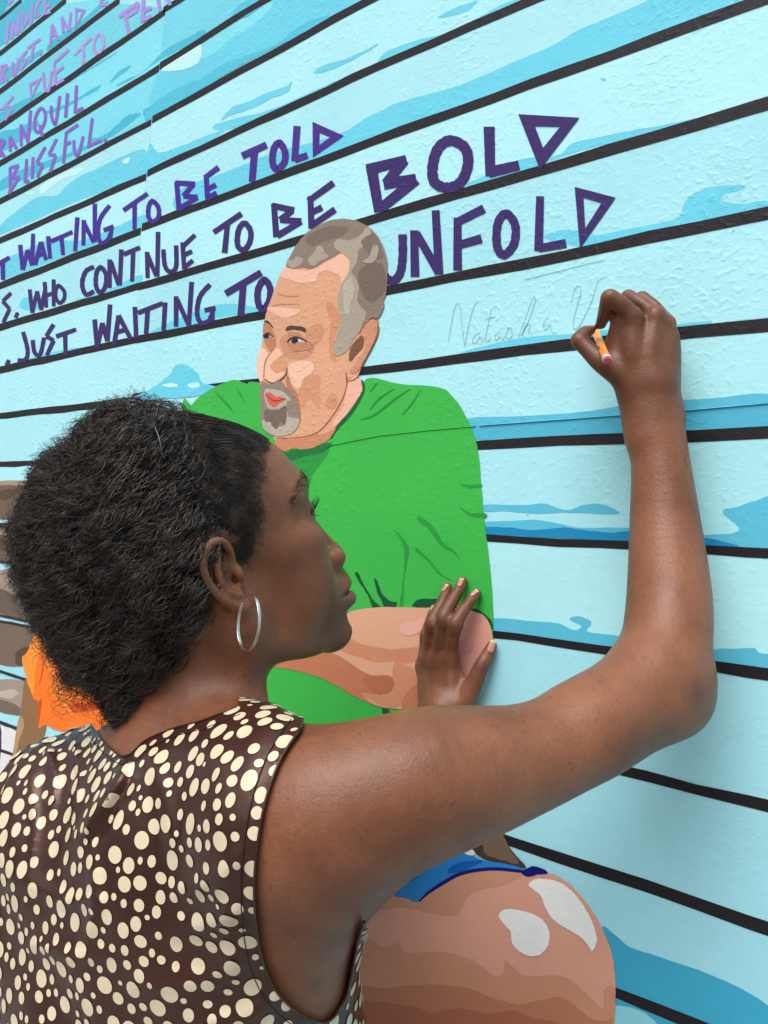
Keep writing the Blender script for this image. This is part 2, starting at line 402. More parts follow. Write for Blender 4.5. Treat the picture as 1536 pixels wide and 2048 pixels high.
word('BE', PUR, 24, R1, "1097,815 1107,948|1090,822 1178,842|1172,842 1122,880|1122,880 1207,886|1207,886 1110,944|1243,785 1248,915|1234,805 1336,732|1240,854 1290,830|1245,905 1342,838")
word('BOLD', PUR, 42, R2, "-50,662 -18,848|-66,680 92,640|82,640 10,735|0,738 130,715|130,718 -16,838|o268,563 325,592 338,655 310,728 255,752 203,728 197,660 220,592|422,508 427,705|420,690 542,662|o572,482 745,490 632,636")
word('JUST', PUR, 17, R1, "28,1462 38,1440|94,1328 112,1400 104,1438 72,1442|132,1360 140,1410 162,1418 178,1350|216,1298 186,1345|186,1345 216,1362|216,1362 188,1422|226,1346 306,1318|262,1335 264,1422")
word('WAITING', PUR, 19, R1, "380,1278 390,1392|390,1392 411,1292|411,1292 431,1365|431,1365 442,1218|458,1382 476,1262|476,1262 526,1358|464,1330 506,1318|541,1228 546,1352|553,1252 652,1213|592,1240 586,1336|662,1210 656,1322|706,1185 706,1307|710,1198 756,1300|768,1128 757,1302|842,1138 802,1185 790,1250 804,1290 836,1285 852,1250|820,1242 864,1232|852,1240 850,1290")
word('TO', PUR, 40, FZ, "282,515 502,385|392,445 376,655|o520,430 556,480 550,560 512,610 484,575 482,490")
word('UNFOLD', PUR, 34, R2, "-12,1040 2,1100 35,1124 65,1095 76,1030 76,938|122,922 126,1108|130,932 222,1092|208,842 222,1098|296,872 296,1082|288,892 402,835|296,982 392,955|o490,855 526,900 522,975 482,1020 454,985 457,895|626,786 620,1004|620,994 730,974|o782,770 900,802 796,955")
word('INDIGE', LIL, 20, TL, "70,168 52,335|105,150 95,300|102,162 134,268|152,105 136,270|o178,92 214,150 172,235|252,22 240,192|318,0 276,70 282,128 312,108|352,-10 346,112|346,60 392,38|346,110 392,92|78,-10 72,40|98,-12 92,20")
word('RUST', (164, 138, 222), 21, TL, "12,500 22,640|10,512 62,502|60,508 22,570|22,570 66,625|102,478 95,550 118,572 146,448|212,388 162,452|162,452 208,472|208,472 160,535|212,375 312,300|262,338 240,472|308,425 320,405")
word('AND', (164, 138, 222), 21, TL, "388,355 404,190|404,190 452,312|396,275 436,262|478,128 488,252|480,138 530,240|546,98 532,242|o590,72 646,84 582,212")
word('C', LIL, 22, TL, "838,-20 790,-5 776,35 835,38")
word('S', (168, 142, 224), 20, TL, "106,742 42,812|42,812 98,832|98,832 40,925|-6,842 42,826")
word('DUE', (168, 142, 224), 22, TL, "o234,652 306,614 242,752|336,558 346,672 378,692 398,548|420,498 430,655|416,486 530,382|430,562 492,512|430,652 494,610")
word('TO', (180, 160, 228), 21, TL, "572,425 702,290|642,358 640,498|o766,262 798,300 788,378 752,408 722,378 732,302")
word('PEN', LIL, 26, TL, "962,95 992,262|918,132 1062,22|1062,22 1048,92|1050,85 982,128|1104,0 1096,172|1100,92 1168,60|1096,160 1168,122|1216,-10 1232,92|1290,-10 1312,42")
word('RANQUIL', MID, 24, TL, "-6,1072 8,1205|-5,1072 40,1090|40,1090 4,1150|4,1150 42,1215|82,1165 80,1050|80,1050 132,1145|80,1122 122,1102|165,955 165,1122|165,968 222,1100|238,848 216,1102|o320,832 352,880 338,960 292,1018 268,970 282,882|308,962 328,1052|396,816 400,900 430,945 462,738|522,718 506,902|590,658 580,872|580,862 642,828")
word('BLISSFUL', MID, 23, TL, "80,1288 80,1484|76,1292 148,1270|145,1272 92,1370|92,1370 152,1358|150,1358 70,1490|208,1222 195,1405|195,1402 228,1388|257,1208 250,1372|350,1130 284,1250|284,1250 330,1268|330,1268 288,1362|437,1068 378,1190|378,1190 430,1192|430,1192 388,1322|512,1018 490,1255|508,1022 604,958|505,1112 548,1090|570,1078 574,1160 602,1194 642,1048|712,908 682,1135|680,1122 782,1080|803,1090 818,1068")
# the pencilled signature under way
PEN = (150, 194, 204)
P = Paint()
for st in ["258,1372 266,1325 282,1240 296,1215 306,1235 316,1320 325,1382 338,1310 362,1225 380,1208", "388,1328 366,1342 354,1365 370,1372 386,1345 392,1366 402,1352", "432,1238 408,1345 412,1368 430,1350", "404,1276 446,1268",
 "468,1324 446,1342 450,1362 466,1345 474,1360 486,1345 504,1308 514,1338 502,1356 490,1350", "540,1348 592,1205 606,1194 592,1250 552,1342 572,1302 586,1300 580,1330 596,1335", "662,1268 640,1292 646,1322 666,1300 674,1330 692,1330",
 "750,1206 764,1156 780,1145 790,1160 772,1230 758,1290 765,1316 785,1300 830,1210 856,1130 890,1106", "560,1120 700,1085 880,1040"]:
    P.line(zz(st, R2), 1.25, PEN, 5, False, True, [.6, 1, .9, 1, .7])
P.build('pencil_signature', wall, 'thin grey pencilled cursive signature Natasha V')

# ------------------------------------------------------------------ the painted man
GREEN, GRM, GRD = (62, 184, 76), (44, 152, 64), (22, 84, 52)
P = Paint()
P.poly([(360, 860), (385, 810), (410, 786), (440, 770), (470, 760), (495, 768), (520, 765), (700, 800), (735, 757), (800, 768), (880, 775), (910, 798), (930, 828), (946, 862), (958, 905), (965, 990), (972, 1060), (976, 1090), (985, 1180), (987, 1262), (968, 1310), (915, 1420), (915, 1560), (932, 1690), (900, 1715), (760, 1760), (420, 1760), (350, 1500)], GREEN, 7)
shirt = P.build('painted_shirt', wall, 'bright green painted t-shirt')
P = Paint()
for t in ["595,750 610,760 650,840 700,920 750,968 700,972 670,900 620,820 590,770", "705,800 720,795 740,850 760,890 810,930 845,935 835,968 770,965 750,920 730,890", "945,960 960,930 1000,915 1060,915 1110,920 1050,968", "1300,975 1350,985 1410,1030 1432,1060 1434,1110 1415,1070 1370,1010 1310,1000", "480,700 510,720 560,790 565,830 540,800", "755,1585 790,1590 815,1640 770,1645"]:
    P.poly(zz(t, GZ), GRD, 8)
for t in ["820,485 880,540 920,610 910,700 890,800 885,962 860,962 880,820 890,700 890,620 860,540", "970,415 985,410 1050,450 1100,520 1130,570 1200,620 1235,680 1200,640 1130,600 1090,560 1040,490 975,435", "960,610 975,605 1060,690 1120,760 1190,810 1110,770 1040,690 965,625", "1225,205 1290,215 1360,210 1360,230 1290,235", "1230,345 1290,385 1390,390 1390,415 1320,415 1270,395", "150,20 200,110 300,205 330,150 430,0 330,-5"]:
    P.poly(zz(t, GZ), GRM, 8)
P.poly(zz("585,1435 650,1490 700,1470 780,1475 900,1435 940,1440 880,1490 780,1512 700,1535 640,1510", FZ), (30, 118, 60), 9)
P.line(zz("1120,1045 1130,1110 1060,1240 970,1340 930,1410", FZ), 7, (26, 98, 56), 9, False, True, [.4, 1, 1, 1, .3])
for t, w in (("1320,1100 1230,1160 1170,1230", 4), ("1420,1100 1330,1160 1200,1260 1110,1290", 5), ("1480,1110 1430,1190 1370,1260", 4), ("1220,1060 1170,1120", 3), ("220,1120 290,1190 330,1240", 4), ("350,1090 400,1180", 3)):
    P.line(zz(t, FZ), w, (40, 142, 62), 9, False, True, [.3, 1, .3])
P.build('shirt_fold', shirt)
SK = (222, 166, 132)
face = Paint().poly(zz("660,340 620,400 580,500 555,570 530,650 525,700 520,770 500,850 480,920 475,980 490,1040 495,1060 500,1200 510,1310 540,1370 580,1400 590,1420 640,1482 700,1465 780,1470 880,1430 930,1400 960,1340 1050,1230 1120,1130 1120,1060 1095,1030 1130,950 1220,780 1222,680 1190,660 1240,480 1200,200 1050,100 800,170 690,290", FZ), SK, 9).build('painted_face', wall, 'painted face of a grey-haired man with a goatee')
def sub(name, parent, items, o, lay, extra=()):
    P = Paint()
    for t, c, k in items: P.poly(zz(t, o), c, lay + k)
    for t, w, c, k, tp in extra: P.line(zz(t, o), w, c, lay + k, False, True, tp)
    return P.build(name, parent)
sub('painted_hair', face, [
 ("658,345 690,270 740,190 800,130 880,85 960,60 1050,60 1130,85 1200,140 1245,210 1275,300 1278,400 1275,500 1255,560 1260,590 1235,650 1215,668 1150,680 1115,740 1070,800 1040,860 970,900 950,860 970,770 990,690 975,590 980,520 1010,440 1045,380 1045,310 1000,265 950,290 880,325 820,365 760,355 700,365", (140, 124, 112), 0),
 ("975,590 980,520 1010,440 1045,380 1045,310 1000,268 950,225 980,180 1040,190 1110,160 1150,110 1180,130 1150,210 1105,250 1090,330 1060,380 1090,430 1105,480 1095,560 1120,600 1150,640 1115,740 1070,800 1040,860 970,900 950,860 970,770 990,690", (172, 160, 146), 1),
 ("670,340 665,310 700,310 720,290 760,300 750,335 700,360", (172, 158, 142), 1), ("790,310 830,260 850,225 880,225 890,260 920,290 860,320 820,345", (172, 158, 142), 1),
 ("780,180 850,130 950,100 1040,110 1000,160 900,190 820,220", (120, 106, 96), 1), ("1110,370 1180,330 1250,340 1270,480 1200,560 1140,540 1100,440", (118, 104, 94), 1), ("1120,190 1200,150 1240,230 1250,290 1190,300 1150,250", (124, 110, 100), 2), ("1190,230 1225,225 1215,300 1180,330 1130,320 1170,290", (172, 160, 146), 3),
 ("1010,470 1060,420 1080,500 1060,560 1050,640 1020,640", (186, 176, 160), 2)], FZ, 11)
sub('skin_patch', face, [
 ("660,345 700,365 820,365 1000,272 1045,310 1040,380 1000,450 980,400 900,375 850,400 840,440 740,450 680,430 620,410", (240, 188, 164), 0),
 ("545,600 620,600 740,615 700,655 640,665 560,625", (240, 190, 166), 0), ("900,590 920,565 975,620 985,690 960,770 950,860 970,930 930,910 920,800 930,700", (212, 146, 114), 0),
 ("480,920 500,850 530,860 545,890 520,950 515,1040 495,1050 475,980", (246, 202, 178), 0), ("560,870 610,850 630,900 620,960 650,1000 610,1040 560,1065 525,1040 525,970", (242, 192, 166), 0),
 ("670,960 740,930 820,940 815,1000 770,1030 740,1090 710,1090 680,1030", (242, 194, 168), 0), ("740,1110 790,1020 860,1020 870,1060 860,1110 870,1180 850,1220 800,1160 760,1220 730,1160", (212, 150, 116), 0),
 ("905,1170 940,1130 970,1150 960,1210 910,1220", (210, 145, 112), 0), ("665,1010 690,1080 730,1140 745,1240 740,1300 700,1200 660,1090", (186, 124, 94), 0),
 ("780,740 850,700 885,720 880,790 830,830 780,800", (208, 146, 112), 0), ("620,800 660,770 680,850 760,880 830,850 780,910 680,915 640,880", (206, 146, 114), 0), ("560,960 620,900 650,910 660,970 600,1000", (220, 156, 122), 1),
 ("590,1420 760,1395 900,1372 960,1345 920,1410 860,1445 780,1470 700,1465 640,1482", (204, 138, 104), 0), ("1040,1060 1100,1035 1125,1090 1110,1140 1040,1240 960,1330 950,1300 1010,1200", (238, 184, 156), 0)], FZ, 10,
 [("600,510 660,530 740,530", 2.6, (202, 140, 110), 1, [.3, 1, .3]), ("570,590 640,580 740,582", 2.6, (202, 140, 110), 1, [.3, 1, .3]), ("1025,1000 1030,1080 1000,1170 940,1270 860,1360 760,1395 600,1405", 2.6, (160, 102, 72), 1, [1, 1, 1, .6]),
  ("590,800 570,870 530,930 520,1030", 2.4, (192, 128, 98), 1, [.4, 1, 1]), ("525,1040 570,1065 620,1048 655,1015 665,970", 3, (112, 64, 46), 2, [.5, 1, 1, .4]), ("770,830 830,850", 1.4, (170, 110, 84), 2, [1, .4]), ("770,845 820,880", 1.4, (170, 110, 84), 2, [1, .4])])
sub('painted_eye', face, [("665,770 690,750 740,760 785,800 830,830 800,860 720,872 680,850", (192, 134, 102), 0), ("680,810 704,796 736,794 778,809 742,818 702,820", (206, 190, 178), 1), ("690,807 704,793 728,793 731,814 706,821", (46, 38, 38), 2), ("738,799 756,806 740,814", (230, 222, 214), 3),
 ("655,745 670,715 720,715 770,725 780,752 740,740 700,735", (76, 66, 60), 1), ("520,690 560,720 590,780 590,840 560,870 520,790", (190, 130, 100), 0), ("519,780 545,764 570,778 545,790", (190, 174, 164), 1), ("520,780 536,765 554,770 548,789 530,790", (46, 38, 38), 2)], FZ, 12,
 [("666,816 690,792 732,785 788,811", 3.8, (52, 42, 40), 3, [.6, 1, .6]), ("525,685 550,692 580,727", 3.6, (76, 64, 58), 2, [1, 1, .4]), ("515,778 545,759 580,780", 3.0, (52, 42, 40), 3, [.6, 1, .6])])
sub('painted_goatee', face, [("500,1060 560,1072 620,1052 660,1090 700,1140 740,1230 740,1310 700,1370 620,1385 560,1385 510,1320 500,1200", (146, 132, 118), 0),
 ("525,1110 560,1100 640,1120 690,1170 662,1185 675,1270 740,1290 700,1370 600,1392 530,1352 510,1310 530,1290 600,1330 650,1320 640,1230 560,1225 530,1180", (186, 176, 162), 1), ("530,1232 600,1235 660,1205 655,1320 620,1300 605,1345 575,1330 560,1300 530,1300", (120, 104, 92), 2)], FZ, 12)
sub('painted_mouth', face, [("532,1132 562,1124 596,1148 640,1152 656,1166 622,1186 590,1212 562,1200 544,1168", (218, 98, 74), 0)], FZ, 15, [("533,1138 570,1165 600,1175 658,1160", 1.8, (120, 50, 40), 1, [.5, 1, .6])])
sub('painted_ear', face, [("1110,760 1160,700 1200,682 1220,700 1215,780 1130,940 1090,1000 1050,990 1140,860 1140,790", (206, 146, 114), 0), ("1045,900 1060,840 1110,780 1135,790 1130,840 1080,900 1050,930", (128, 86, 62), 1)], FZ, 12,
 [("1110,760 1140,705 1190,664 1220,690 1214,780 1130,950 1095,1030 1040,1050 1025,1000", 1.7, (140, 88, 62), 2, [.6, 1, 1, .6])])
arm = Paint().poly(zz("590,985 700,968 850,965 1010,970 1100,960 1250,960 1310,990 1370,1010 1410,1060 1425,1110 1435,1160 1400,1250 1300,1400 1000,1585 860,1590 750,1580 600,1520 480,1450 350,1390 200,1350 60,1325 60,1268 160,1262 350,1200 480,1150 530,1080 540,1010", GZ), (226, 170, 140), 9).build('painted_forearm', wall, 'painted folded forearm in pinkish brown')
sub('skin_patch', arm, [("540,1150 620,1190 720,1210 820,1225 960,1210 1060,1230 960,1300 900,1310 840,1300 760,1305 690,1300 600,1270 500,1230", (210, 142, 108), 0),
 ("470,1255 560,1310 640,1360 720,1390 800,1385 830,1430 800,1490 720,1500 640,1490 640,1510 700,1560 780,1580 850,1590 750,1580 600,1520 480,1450 350,1390 200,1350 60,1325 60,1268 160,1264 350,1230", (196, 124, 92), 1),
 ("840,1300 960,1350 1100,1400 960,1540 900,1560 830,1580 740,1560 640,1510 640,1492 780,1502 832,1460 820,1400", (212, 146, 110), 1), ("640,1400 720,1385 800,1390 830,1430 800,1490 700,1490", (184, 114, 84), 2), ("900,1500 990,1440 1000,1585 880,1590", (198, 128, 96), 3),
 ("860,1090 890,1060 950,1055 1000,1030 1040,1050 1000,1110 930,1140 880,1130", (236, 176, 162), 2), ("1180,1000 1310,1000 1380,1030 1425,1110 1420,1160 1330,1320 1250,1400 1200,1200", (224, 160, 146), 1), ("1260,1200 1300,1180 1320,1210 1290,1260 1262,1250", (216, 150, 150), 2)], GZ, 10)
knee = Paint().poly(zz("-80,780 0,770 90,790 140,805 220,745 330,695 440,680 580,695 650,690 710,710 780,770 840,850 880,925 910,1000 925,1080 928,1200 925,1260 920,1310 905,1380 860,1440 -300,1440 -300,800", R6), (214, 158, 138), 8).build('painted_knee', wall, 'painted bare knee with two white highlights')
sub('skin_patch', knee, [("-60,775 0,770 140,806 220,745 330,695 440,680 560,690 480,740 380,760 330,800 290,860 180,850 80,830 -60,840", (198, 144, 120), 0),
 ("-80,980 0,990 60,970 90,1010 230,1005 360,1040 440,1100 480,1090 490,1040 560,1100 690,1100 760,1125 860,1220 880,1220 885,1155 924,1155 921,1300 880,1400 -200,1400", (198, 142, 114), 0),
 ("-200,1150 0,1150 160,1135 330,1150 440,1190 540,1215 620,1200 720,1190 830,1270 900,1280 916,1262 905,1340 860,1410 -200,1410", (182, 122, 94), 1), ("-200,1210 100,1220 200,1250 300,1230 420,1250 520,1240 600,1270 720,1300 700,1410 -200,1410", (168, 104, 80), 2)], R6, 9)
sub('highlight', knee, [("462,860 490,835 550,840 600,855 640,880 665,925 660,980 630,1015 590,1022 540,1000 515,965 510,925 480,890", (232, 236, 236), 0), ("583,740 610,715 660,715 720,735 780,790 830,870 853,940 850,980 835,1003 820,980 780,940 690,885 650,830 630,780", (232, 236, 236), 0)], R6, 12)
shorts = Paint().poly(zz("-120,800 -40,740 30,690 110,630 190,605 270,600 330,610 400,640 500,655 580,680 640,692 560,697 440,682 330,697 220,747 140,807 90,792 -60,782", R6), (38, 130, 204), 9).build('painted_shorts', wall, 'painted bright blue shorts hem')
sub('shorts_fold', shorts, [("-10,745 40,690 120,680 145,700 120,720 60,745 60,770 0,770", (18, 92, 178), 0), ("255,685 300,650 400,640 360,665 290,690", (18, 92, 178), 0), ("555,690 590,665 630,670 660,690 620,697 580,705", (18, 20, 112), 1)], R6, 10, [("145,805 180,770 240,730 320,690 440,674 570,686", 7, (18, 20, 112), 1, [.4, 1, 1, .8])])
hand = Paint().poly(zz("330,570 400,500 470,520 500,580 540,630 572,670 500,655 420,640 380,620 350,590", R6), (70, 54, 44), 10).build('painted_hand', wall, 'dark brown painted hand tip')
sub('skin_patch', hand, [("385,530 465,520 510,600 540,640 530,655 480,640 430,625 405,610 400,575", (112, 92, 80), 0), ("318,575 338,560 368,615 330,615", (220, 224, 222), -2)], R6, 11)

# ------------------------------------------------------------------ the painted figure in orange among brown boards, far left
BW1, BW2, BW3 = (166, 144, 128), (114, 95, 80), (88, 72, 60)
boards = Paint()
for t, c, k in [("-30,203 210,198 190,245 -30,240", BW1, 5), ("-30,240 230,245 200,340 160,425 -30,432", BW2, 5), ("-30,280 0,270 60,250 110,260 60,310 20,320", BW3, 6),
 ("-30,515 240,508 240,700 90,722 -30,695", (120, 100, 86), 5), ("-30,517 200,510 160,545 -30,542", (172, 150, 134), 6), ("-30,560 60,590 130,640 60,650 -30,620", BW3, 6),
 ("-30,780 330,800 330,960 240,1050 100,1050 -30,1040", (162, 144, 132), 5), ("-30,885 100,930 200,990 330,1040 320,1110 100,1070 -30,1020", (108, 92, 80), 6),
 ("-30,1100 260,1165 210,1290 170,1380 -30,1350", (120, 102, 88), 5), ("100,1330 110,1290 160,1260 190,1270 160,1340 150,1380 110,1372", BW3, 6),
 ("-30,1480 200,1500 170,1690 -30,1650", (162, 146, 134), 5), ("-30,1600 60,1610 130,1650 140,1700 -30,1665", (118, 102, 90), 6), ("-30,1560 80,1530 120,1560 60,1590", (190, 178, 168), 6)]:
    boards.poly(zz(t, LL), c, k)
for t, w in (("-30,712 90,728 180,748 330,770", 5), ("-30,1052 100,1080 330,1130", 5), ("-30,1090 240,1140 330,1158", 5), ("-30,1405 160,1468 200,1480", 6), ("-30,1730 110,1782 160,1800", 7), ("-30,1910 90,1950 200,1990", 6)):
    boards.line(zz(t, LL), w, (50, 46, 48), 7, False, True)
boards.build('painted_boards', wall, 'brown and grey painted boards at the far left')
Paint().poly(zz("-40,1745 0,1760 100,1800 110,1900 90,2000 60,2400 80,2900 -60,2900", LL), (226, 228, 226), 5).poly(zz("-30,1750 5,1770 12,1860 0,2000 -30,2050", LL), (60, 44, 90), 6).poly([(-30, 1700), (25, 1720), (30, 1800), (20, 1960), (30, 2100), (-40, 2100)], (204, 210, 222), 6).build('painted_cloth', wall, 'white painted cloth patch at the far left')
Paint().poly(zz("130,1700 160,1480 185,1500 220,1590 250,1620 300,1760 260,1900 200,2060 70,2060 90,1960", LL), (142, 108, 72), 7).poly(zz("130,1700 100,1850 80,1980 95,1990 130,1850 160,1760", LL), (184, 146, 108), 8).build('painted_arm', wall, 'brown painted arm beside the orange shirt')
orange = Paint().poly(zz("235,1060 300,1045 420,1040 560,1060 760,1180 800,1300 800,1700 700,1800 400,1800 300,1760 245,1770 250,1620 220,1590 190,1510 145,1340 180,1290 240,1150", LL), (250, 122, 38), 8).build('painted_orange_shirt', wall, 'orange painted shirt behind the curls of hair')
sub('shirt_fold', orange, [("145,1340 180,1290 240,1150 275,1160 270,1250 230,1420 220,1560 190,1510", (255, 152, 54), 0), ("240,1150 235,1060 300,1045 480,1080 560,1200 600,1300 500,1345 380,1300 300,1200", (236, 158, 70), 0), ("250,1622 245,1768 262,1700 272,1600", (206, 78, 30), 0), ("430,1640 500,1620 700,1610 720,1640 460,1685", (214, 84, 34), 0)], LL, 9,
 [("290,1320 340,1440 400,1590 470,1700", 7, (255, 152, 60), 1, [.5, 1, 1]), ("276,1160 278,1400 255,1500", 3, (206, 78, 30), 1, [.6, 1, .4])])
# raised seams of the cloth the mural is painted on
def ridge(pts, w, h):
    P = [wallpt(*q) for q in pts]; v = []; f = []
    for i, (x, zv) in enumerate(P): v += [(x, -0.0006, zv + w), (x, -0.0020 - h, zv), (x, -0.0006, zv - w * .3)]
    for i in range(len(P) - 1):
        a = i * 3; f += [(a, a + 1, a + 4, a + 3), (a + 1, a + 2, a + 5, a + 4)]
    return v, f

for pts, rgb in (([(655, 893), (700, 884), (760, 872), (850, 862), (952, 853)], GREEN), ([(960, 852), (1040, 846), (1150, 838), (1270, 829)], B2), ([(1368, 822), (1450, 815), (1560, 805)], B2)):
    v, f = ridge(pts, 0.0008, 0.00005)
    me = bpy.data.meshes.new('cloth_seam'); me.from_pydata(v, [], f); me.materials.append(paint_mat(rgb)); me.update(); link(bpy.data.objects.new('cloth_seam', me), wall)
VOX = 0.0019
# ------------------------------------------------------------------ the woman: one smooth body grown from a distance field
# (worked out in camera axes: x right, y down, z forward, metres)
F4 = np.float32
class Prim:
    __slots__ = ('f', 'lo', 'hi', 'op', 'k')
    def __init__(s, f, lo, hi, op, k): s.f = f; s.lo = np.asarray(lo, float); s.hi = np.asarray(hi, float); s.op = op; s.k = k
class Field:
    def __init__(s): s.p = []
    def add(s, f, lo, hi, op='u', k=0.01): s.p.append(Prim(f, lo, hi, op, k))
    def eval(s, P, prims=None):
        d = np.full(len(P), 0.2, F4)
        for q in (s.p if prims is None else prims):
            e = q.f(P)
            if q.op == 'u':
                if q.k > 0:
                    h = np.maximum(q.k - np.abs(d - e), 0) / q.k
                    d = np.minimum(d, e) - h * h * (q.k * 0.25)
                else: d = np.minimum(d, e)
            elif q.op == 's':
                e = -e
                h = np.maximum(q.k - np.abs(d - e), 0) / q.k
                d = np.maximum(d, e) + h * h * (q.k * 0.25)
            else:                    # displacement
                d = d + e
        return d
    # shapes ------------------------------------------------------
    def tube(s, pts, op='u', k=0.01, flat=None, n=4):
        """pts: (x, y, z, r); smooth tapered tube; flat=(axis, ratio) squashes its section along an axis"""
        a = np.asarray(pts, float)
        if len(a) > 2 and n > 1: a = catmull(a, False, n)
        C = a[:, :3].astype(F4); R = a[:, 3].astype(F4)
        ax = None
        if flat is not None:
            ax = np.asarray(flat[0], float); ax = (ax / np.linalg.norm(ax)).astype(F4); q = F4(1 / flat[1] - 1)
        def f(P):
            d = None
            for i in range(len(C) - 1):
                ba = C[i + 1] - C[i]; L = float(ba @ ba) + 1e-12
                pa = P - C[i]
                t = np.clip((pa @ ba) / L, 0, 1)
                v = pa - t[:, None] * ba
                if ax is not None: v = v + (v @ ax)[:, None] * (ax * q)
                e = np.sqrt(np.einsum('ij,ij->i', v, v)) - (R[i] + t * (R[i + 1] - R[i]))
                d = e if d is None else np.minimum(d, e)
            return d if ax is None else d * F4(0.8)
        rm = R.max() + 1.2 * k + (0.034 if k >= 0.009 else 0.016)
        s.add(f, C.min(0) - rm, C.max(0) + rm, op, k)
    def ell(s, c, r, axes=None, op='u', k=0.01):
        c = np.asarray(c, F4); r = np.asarray(r, F4); A = (np.eye(3) if axes is None else np.asarray(axes)).astype(F4)
        def f(P):
            q = (P - c) @ A.T / r
            k0 = np.sqrt(np.einsum('ij,ij->i', q, q)) + F4(1e-6)
            g = q / r
            k1 = np.sqrt(np.einsum('ij,ij->i', g, g)) + F4(1e-6)
            return k0 * (k0 - 1) / k1
        e = np.sqrt(((A * r[:, None]) ** 2).sum(0)) + 1.2 * k + (0.034 if k >= 0.009 else 0.016)
        s.add(f, c - e, c + e, op, k)
    def disp(s, f, lo, hi): s.add(f, lo, hi, 'd', 0)

def surface(field, lo, hi, h, margin=1.0):
    """surface nets over the blocks that the surface crosses -> verts, quads"""
    lo = np.asarray(lo, float); hi = np.asarray(hi, float); B = 16
    nb = np.ceil((hi - lo) / (h * B)).astype(int)
    bi = np.stack(np.meshgrid(*[np.arange(n) for n in nb], indexing='ij'), -1).reshape(-1, 3)
    ctr = lo + (bi + 0.5) * h * B
    dc = field.eval(ctr.astype(F4))
    bi = bi[np.abs(dc) < h * B * 0.87 * 2.2 * margin + 0.012]
    g = np.stack(np.meshgrid(*[np.arange(B + 1)] * 3, indexing='ij'), -1).reshape(-1, 3)
    NN = nb * B + 4
    key = lambda ijk: (ijk[..., 0].astype(np.int64) * NN[1] + ijk[..., 1]) * NN[2] + ijk[..., 2]
    VK, VP, QD = [], [], []
    corner = np.array([[i, j, k] for i in (0, 1) for j in (0, 1) for k in (0, 1)])
    edges = [(a, b) for a in range(8) for b in range(a + 1, 8) if abs(corner[a] - corner[b]).sum() == 1]
    for b in bi:
        o = lo + b * h * B
        bl, bh = o - 2 * h, o + (B + 2) * h
        pr = [q for q in field.p if (q.lo <= bh).all() and (q.hi >= bl).all()]
        if not pr: continue
        V = field.eval((o + g * h).astype(F4), pr).reshape(B + 1, B + 1, B + 1)
        S = V < 0
        if S.all() or not S.any(): continue
        c8 = [V[i:B + i, j:B + j, k:B + k] for i, j, k in corner]
        s8 = [x < 0 for x in c8]
        n8 = sum(x.astype(np.int8) for x in s8)
        act = np.argwhere((n8 > 0) & (n8 < 8))
        if not len(act): continue
        vals = np.stack([x[act[:, 0], act[:, 1], act[:, 2]] for x in c8], 1)
        acc = np.zeros((len(act), 3)); cnt = np.zeros(len(act))
        for a, c in edges:
            va, vc = vals[:, a], vals[:, c]
            m = (va < 0) != (vc < 0)
            t = va[m] / (va[m] - vc[m])
            acc[m] += corner[a] + t[:, None] * (corner[c] - corner[a]); cnt[m] += 1
        pos = o + (act + acc / cnt[:, None]) * h
        base = b * B
        VK.append(key(act + base)); VP.append(pos)
        for ax in range(3):          # crossings of grid edges along ax; a quad of the four cells round each
            u, w = [(1, 2), (2, 0), (0, 1)][ax]
            sl0 = [slice(0, B)] * 3; sl1 = [slice(0, B)] * 3; sl1[ax] = slice(1, B + 1)
            A0, A1 = S[tuple(sl0)], S[tuple(sl1)]
            e = np.argwhere(A0 != A1)
            if not len(e): continue
            inside0 = A0[e[:, 0], e[:, 1], e[:, 2]]
            G = e + base
            du = np.zeros(3, int); du[u] = 1; dw = np.zeros(3, int); dw[w] = 1
            q = np.stack([key(G - du - dw), key(G - dw), key(G), key(G - du)], 1)
            q[~inside0] = q[~inside0][:, ::-1]
            QD.append(q)
    K_ = np.concatenate(VK); P_ = np.concatenate(VP); Q_ = np.concatenate(QD)
    o = np.argsort(K_); K_ = K_[o]; P_ = P_[o]
    idx = np.clip(np.searchsorted(K_, Q_), 0, len(K_) - 1)
    ok = (K_[idx] == Q_).all(1)
    return P_, idx[ok]

BODY = Field()
# --- head, in its own axes (x forward, y to her left, z up, origin between the ears)
def unit(v): v = np.asarray(v, float); return v / np.linalg.norm(v)
HA, HE, HR = math.radians(29.5), math.radians(23), math.radians(2)
up0 = unit(U)
fw0 = unit(np.array([math.cos(HA), 0, math.sin(HA)]) - up0 * (np.array([math.cos(HA), 0, math.sin(HA)]) @ up0))
HF = unit(fw0 * math.cos(HE) + up0 * math.sin(HE))
HL = unit(np.cross(HF, up0))         # y down makes this left-handed: fix the sign so it points away from the camera
if HL[2] < 0: HL = -HL
HU = unit(np.cross(HF, HL))
if HU[1] > 0: HU = -HU
HL, HU = HL * math.cos(HR) + HU * math.sin(HR), HU * math.cos(HR) - HL * math.sin(HR)
HAX = np.stack([HF, HL, HU])
HS = 1.0                             # head scale
HO = K(468, 1166, 0.635) + HL * 0.067 * HS
def hd(x, y, z): return HO + (np.array([x, y, z]) * 0.001 * HS) @ HAX
def he(c, r, op='u', k=10, rot=None):
    A = HAX
    if rot is not None:              # (axis index, degrees) turns the ellipsoid in head axes
        ax, an = rot; a = math.radians(an); i, j = [(1, 2), (2, 0), (0, 1)][ax]
        Rm = np.eye(3); Rm[i, i] = Rm[j, j] = math.cos(a); Rm[i, j] = math.sin(a); Rm[j, i] = -math.sin(a)
        A = Rm @ HAX
    BODY.ell(hd(*c), np.array(r) * 0.001 * HS, A, op, k * 0.001)
